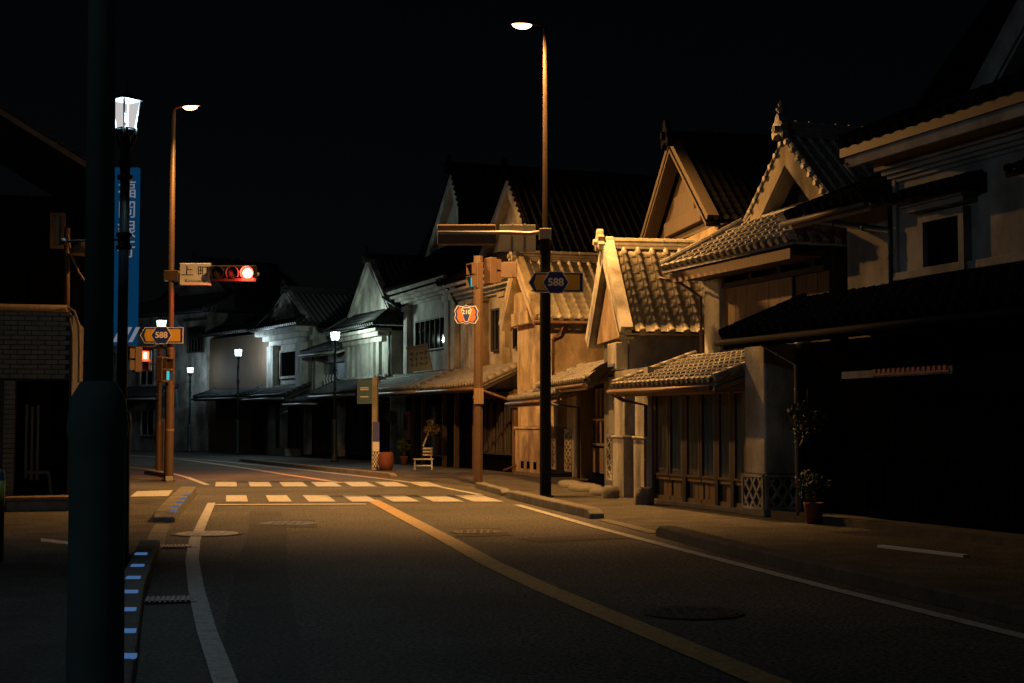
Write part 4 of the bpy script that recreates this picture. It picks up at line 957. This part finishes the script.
MB().tiles((6.3, -.2, 3.0), (0, 3.4, 0), (-.72, 0, .45), .28).build('side_hood', 'tile', t, smooth=True)
pipe(t, [(5.65, .42, 5.3), (5.68, .42, 3.0)], 'metald', .05)
for a, c in ((.2, 1.6), (1.9, 3.3), (3.7, 5.1)): window(t, a, c, .5, .2, 2.3, 'wood', 2, .08, .05, 'glass', 'black')
# ------------------------------------------------------------------ B8 white portico house
F8 = Frame((-12.2, 70.3), (-7.6, 61.9))
t = house('portico_house', 'white plaster house with small gable over a deep white cornice and single dark upper window', F8)
MB().box(-.2, 5.2, .5, 8, 2.6, 6.0).build('upper_wall', 'plaster', t)
MB().box(-.6, 9.4, .7, 8, 0, 2.6).build('lower_wall', 'wood', t)
b = MB()
for d, z in ((.15, 5.35), (.4, 5.6), (.7, 5.85)): b.box(-.4 - d, 4.3 + d * .5, .5 - d, 1, z, z + .245)
b.build('cornice', 'plaster', t, bevel=.02)
o = window(t, .9, 3.3, .42, 3.7, 5.1, 'plaster', 0, .1, .12, None, 'black')
for u in (-.4, 3.7): MB().box(u, u + .9, .2, .49, 3.0, 5.34).build('pilaster', 'plaster', t)
hip_gable(t, -1.2, 5.6, -.4, 6.12, .1, 2.5, 7.85, 8, 'tiledark', 'plaster', gz=6.4, recess=.12, bw=.2, vt=False)
MB().box(5.25, 9.4, .9, 8, 2.6, 4.7).build('wing_wall', 'plaster', t)
lean_to(t, 5.2, 9.6, -.1, 4.75, 2.6, 5.7, 'tiledark', 'plaster', 'metal', name='wing_roof')
b = MB(); b.box(5.4, 8.9, .5, .9, 3.0, 3.12); b.box(5.35, 5.6, .5, .9, 3.12, 4.7); b.box(6.4, 8.8, .7, .89, 4.3, 4.65); b.build('wing_pilaster', 'plaster', t)
b = planks(MB(), 6.5, 8.6, .88, 3.12, 4.3, .3); b.build('wing_shutter', 'bluesign', t)
b = MB()
for i in range(6):
    c = 6.6 + i * .36; b.tube([(c, .55, 3.2), (c + .1, .55, 3.3), (c, .55, 3.45), (c - .08, .55, 3.55), (c + .04, .55, 3.72)], .03, 6)
b.box(6.45, 8.7, .53, .57, 3.14, 3.2); b.build('balustrade', 'white', t)
lean_to(t, -1.6, 5.0, -.8, 2.8, .5, 3.35, 'tiledark', 'wood', 'metal')
lean_to(t, 5.1, 9.4, -.8, 2.5, .7, 3.0, 'tiledark', 'wood', 'metal', name='wing_pent_roof')
for u in (-.1, 1.6, 4.9, 9.0): MB().box(u, u + .3, .2, .5, .1, 2.5).build('post', 'plaster', t)
for a, c in ((5.5, 6.4), (6.6, 7.5), (7.7, 8.6)): window(t, a, c, .55, .2, 2.3, 'wood', 2, .08, .05, 'glass', 'black')
MB().box(1.2, 3.8, -.3, .5, 0, .35).build('step', 'concrete', t)
# ------------------------------------------------------------------ B9, B10 far houses
F9 = Frame((-17.3, 77.6), (-12.2, 70.3))
t = house('far_house', 'dark reddish walled house with broad low roof behind the mid lantern', F9)
MB().box(.3, 9, .6, 8, 0, 6.1).build('wall', 'woodb', t)
b = planks(MB(), 3.9, 8.8, .6, 2.9, 6.0, .4); b.build('wall_boards', 'woodb', t)
hip_gable(t, -.4, 10, -.2, 6.2, 2.5, 6, 8.3, 8, 'tiledark', 'grey', gz=7.0, recess=.3, bw=.3)
lean_to(t, 1.5, 9, -.7, 2.9, .6, 3.3, 'tiledark', 'wood', 'metal')
window(t, 6.2, 7.6, .5, .3, 2.3, 'wood', 1, .08, .05, 'glass', 'black')
F10 = Frame((-23.5, 83.5), (-17.3, 77.6))
t = house('far_house', 'big plain plaster house with dark barred upper window at the far end of the street', F10)
MB().box(-1, 9.2, .3, 8, 0, 7.6).build('wall', 'plaster', t)
hip_gable(t, -2, 10.2, -.6, 7.6, 3, 4, 11, 9, 'tiledark', 'plaster', gz=8.9, recess=.3, bw=.3)
o = window(t, 7.5, 9.0, .2, 5.4, 6.8, 'wood', 4, .08, .08, 'glass', 'black')
MB().box(7.2, 9.3, .05, .29, 6.85, 7.15).build('window_hood', 'plaster', t)
window(t, 2.6, 4.2, .2, 3.6, 6.0, 'plaster', 1, .08, .15, 'glass', 'black')
lean_to(t, -1, 6.5, -1.2, 3.0, .3, 3.6, 'tiledark', 'wood', 'metal')
o = window(t, 3.0, 4.4, .1, .8, 2.3, 'plaster', 1, .08, .08, 'glass', 'black')
MB().box(6.2, 7.6, -.6, -.5, 2.4, 3.4).build('shop_sign', 'bluesign', t)
F11 = Frame((-32, 90), (-23.5, 83.5))
t = house('far_house', 'far dim house seen between the lantern post and the left streetlight', F11)
MB().box(-2, 10, .5, 8, 0, 5.6).build('wall', 'grey', t)
hip_gable(t, -2.6, 10.6, -.3, 5.6, 2.5, 4, 8.4, 8, 'tiledark', 'grey', gz=6.6, recess=.3, bw=.3)
window(t, 7.4, 8.8, .4, 2.8, 4.8, 'plaster', 1, .08, .12, 'glass', 'black')
lean_to(t, -2, 10, -.9, 2.6, .5, 3.1, 'tiledark', 'wood', 'metal')

# ------------------------------------------------------------------ small street things on the right
def at_px(x, y, z=0): p = G(x, y, z); return p
t = thing('street_signboard', 'white post with blue panel, violet cloth and chequered foot beside the red barrel', 'sign', (*G(374, 470).xy, 0), R(-20))
MB().box(-.06, .12, -.05, .05, 0, 3.1).build('post', 'grey', t)
MB().box(-.62, -.07, -.04, .04, 2.2, 3.0).build('panel', 'bluesign', t)
b = MB()
for z in (2.42, 2.66, 2.72): b.box(-.5, -.2, -.048, -.041, z, z + .03)
b.build('panel_lines', 'white', t)
MB().box(-.02, .22, -.075, -.055, .95, 1.6).build('cloth', 'bluecol', t)
MB().box(-.02, .22, -.075, -.055, .62, .94).build('notice', 'white', t)
b = MB(); w = MB()
for i in range(5):
    for j in range(7): ((b if (i + j) % 2 else w)).box(-.02 + i * .048, -.02 + (i + 1) * .048, -.075, -.055, .1 + j * .07, .1 + (j + 1) * .07)
b.build('check_dark', 'signtext', t); w.build('check_light', 'white', t)
o = tag(MB().lathe((0, 0, 0), [(.2, 0), (.26, .25), (.26, .4), (.22, .6), (.19, .6), (.2, .5)], 16).build('barrel', 'pot', smooth=True), 'red brown barrel tub beside the chequered signboard foot', 'barrel'); o.location = G(386, 470.5)
plant('flower_bush', 'round yellow flowering bush hanging beside the white signboard post', F5, F5.U(391, -.2), -.2, 1.75, (.35, .3, .35), 320, 'leafy', ls=.07, seed=6, hang=True)
plant('flower_bush', 'dim round flowering bush hanging in front of the shop house by the bench', F5, F5.U(440, -.1), -.3, 1.4, (.42, .35, .32), 320, 'leafy', ls=.07, seed=8, hang=True)
plant('potted_plant', 'green potted shrub in a red pot left of the small bench', F5, F5.U(404, -.35), -.35, .75, (.35, .3, .3), 260, 'leaf', 'pot', ls=.06, seed=9)
t = thing('bench', 'small pale wooden bench with slatted back in front of the shop house', 'bench', (*G(423, 470).xy, 0), R(8))
MB().box(-.42, .42, -.2, .2, .4, .45).build('seat', 'plaster', t)
b = MB()
for z in (.55, .68, .8): b.box(.0, .42, .16, .2, z, z + .07)
b.build('backrest', 'plaster', t)
t.scale = (.78, .78, .85)
for x in (-.38, .34):
    for y in (-.18, .16): MB().box(x, x + .05, y, y + .05, 0, .4 if y < 0 or x < 0 else .86).build('leg', 'plaster', t)
b = MB(); b.box(-.38, .39, -.17, -.14, .15, .2); b.build('stretcher', 'plaster', t)
o = tag(MB().box(-.03, .03, -.012, .012, 0, .95).build('leaning_board', 'plaster'), 'thin pale board leaning against the shop front left of the bench', 'board'); o.location = AT(423, 443, 49.6); o.rotation_euler = (R(8), R(22), 0); o.location.z = .75; 
t = thing('notice_post', 'slim pole with small white notice in front of the far portico house', 'sign', (*G(247, 453).xy, 0), R(20))
MB().tube([(0, 0, 0), (0, 0, 4.6)], .035, 8).build('pole', 'metal', t)
MB().box(-.13, .13, -.05, -.03, 1.75, 2.35).build('notice', 'white', t)

# ================================================================== LEFT SIDE
FL = Frame((-8.1 - 11.9 * .971, 26 - 11.9 * .24), (-8.1, 26))             # frontal frame: u = +x, v = +y
X = lambda px, Y: (px - 512) / FPX * Y + 20
# brick faced entrance building
t = house('brick_building', 'dark building with brick tiled front, curved awning edge and open doorway at the left edge', FL, 'building')
MB().box(5, 11.9, .05, 4.5, 2.35, 3.6).build('upper_wall', 'mortar', t)
b = MB()
for r in range(14):
    z = 2.38 + r * .088; off = .12 if r % 2 else 0
    for i in range(19):
        u = 8.0 + i * .24 + off
        if u < 11.75: b.box(u, min(u + .225, 11.9), .02, .06, z, z + .074)
b.build('brick_facing', 'brick', t)
b = MB(); b.tube([(5, .0, 3.66), (11.85, .0, 3.66)], .07, 10); b.build('coping', 'woodl', t, smooth=True)
pts = [(11.93 + .18 * math.sin(a * math.pi / 2 / 8) , -.02, 3.6 - 1.25 * a / 8) for a in range(9)]
b = MB(); b.tube([(11.86, -.1, 3.68), (11.98, -.1, 3.6), (12.06, -.1, 3.35), (12.08, -.1, 2.9), (12.08, -.1, 2.3)], .025, 8); b.tube([(11.9, -.06, 3.5), (11.95, -.06, 3.2), (11.96, -.06, 2.3)], .02, 8); b.build('awning_edge', 'woodl', t)
MB().box(11.9, 11.95, .0, 4.5, 0, 3.55).build('side_wall', 'mortar', t)
MB().box(9.0, 11.9, 1.6, 1.7, 0, 2.35).build('back_wall', 'black', t)
b = MB()
for r in range(26):
    z = .06 + r * .088
    for u in (X(8, 26), ): b.box(u, u + .19, -.02, .3, z, z + .076)
b.build('brick_pillar', 'brick', t); MB().box(X(8, 26) + .01, X(8, 26) + .18, .0, .28, 0, 2.34).build('pillar_core', 'mortar', t)
MB().box(5, X(8, 26), .0, 4.5, 0, 2.35).build('left_wall', 'mortar', t)
b = MB()
for x, z0, z1 in ((39, .55, 1.92), (44.5, .5, 1.88), (50, .5, 1.9)): u = X(x, 26.8); b.box(u, u + .045, .8, .86, z0, z1)
b.box(X(39, 26.8), X(62, 26.8), .8, .86, .62, .68); b.beam((X(62, 26.8), .83, .65), (X(66, 26.8), .83, .05), .05, .05); b.build('door_frame', 'woodl', t)
MB().box(X(40, 26.8), X(64, 26.8), .87, .88, .7, 2.3).build('door_glass', 'glass', t)
MB().box(X(5, 25.5), X(70, 25.5), -.55, .3, 0, .2).build('step', 'concrete', t, bevel=.02)
MB().box(X(5, 25.5) - .03, X(70, 25.5) + .03, -.6, .3, .2, .26).build('step_tread', 'woodl', t, bevel=.01)
# dark wooden house behind it
F12 = Frame((-8.6 - 11.4 * .971, 28.8 - 11.4 * .24), (-8.6, 28.8)); t = house('wooden_house', 'dark tall wooden house with sloping eave behind the brick fronted building', F12)
Xb = lambda px: (px - 512) / FPX * 28.5 + 20
MB().box(2, Xb(84), 1.0, 9, 0, 6.2).build('wall', 'black', t)
b = planks(MB(), 6, Xb(66), 1.0, 3.4, 6.3, .3); b.build('wall_boards', 'black', t)
MB().tiles((Xb(0) - 3, -.6, 8.2 + .9), (0, 9, 0), (-.01, 0, .01), .3).build('ridge_cap', 'tiledark', t)
e0, e1 = AT(0, 115, 28.5), AT(90, 169, 28.5)
d = (e1 - e0).normalized(); a = e0 - d * 4
MB().tiles((e1.x + 20, -.6, e1.z), (0, 9, 0), (a.x - e1.x, 0, a.z - e1.z), .3).build('roof', 'tiledark', t, smooth=True)
MB().beam((e1.x + 20, -.62, e1.z - .05), (a.x + 20, -.62, a.z - .05), .06, .1).build('verge_board', 'woodl', t)
o = window(t, Xb(41), Xb(56), .9, 5.2, 5.95, 'woodb', 2, .08, .06, None, 'curtain')
pipe(t, [(Xb(60), .5, 5.45), (Xb(64), .4, 5.0), (Xb(72), .3, 4.65), (Xb(84), .2, 4.3)], 'woodl', .025, name='cable')
b = MB(); b.lathe((Xb(80), .3, 5.02), [(.32, 0), (.3, .12), (.2, .24), (.02, .3)], 16); b.build('vent_hood', 'woodl', t, smooth=True)
MB().tube([(Xb(59), .6, 5.6), (Xb(60), .6, 3.5)], .06, 8).build('downpipe', 'copper', t, smooth=True)
# beige house with the bank banner
F13 = Frame((-9.2 - 10.8 * .971, 31.2 - 10.8 * .24), (-9.2, 31.2)); t = house('corner_house', 'beige plastered corner house carrying the blue vertical banner sign', F13)
xr = 20 - 9.2
MB().box(4, xr, 0, 5.5, 0, 4.8).build('wall', 'clay', t)
MB().box(3.8, xr + .12, -.1, 5.4, 4.802, 4.9).build('parapet', 'wood', t)
window(t, xr - 1.6, xr - .5, -.04, 1.0, 2.4, 'woodb', 1, .03, .06, 'glass', None)
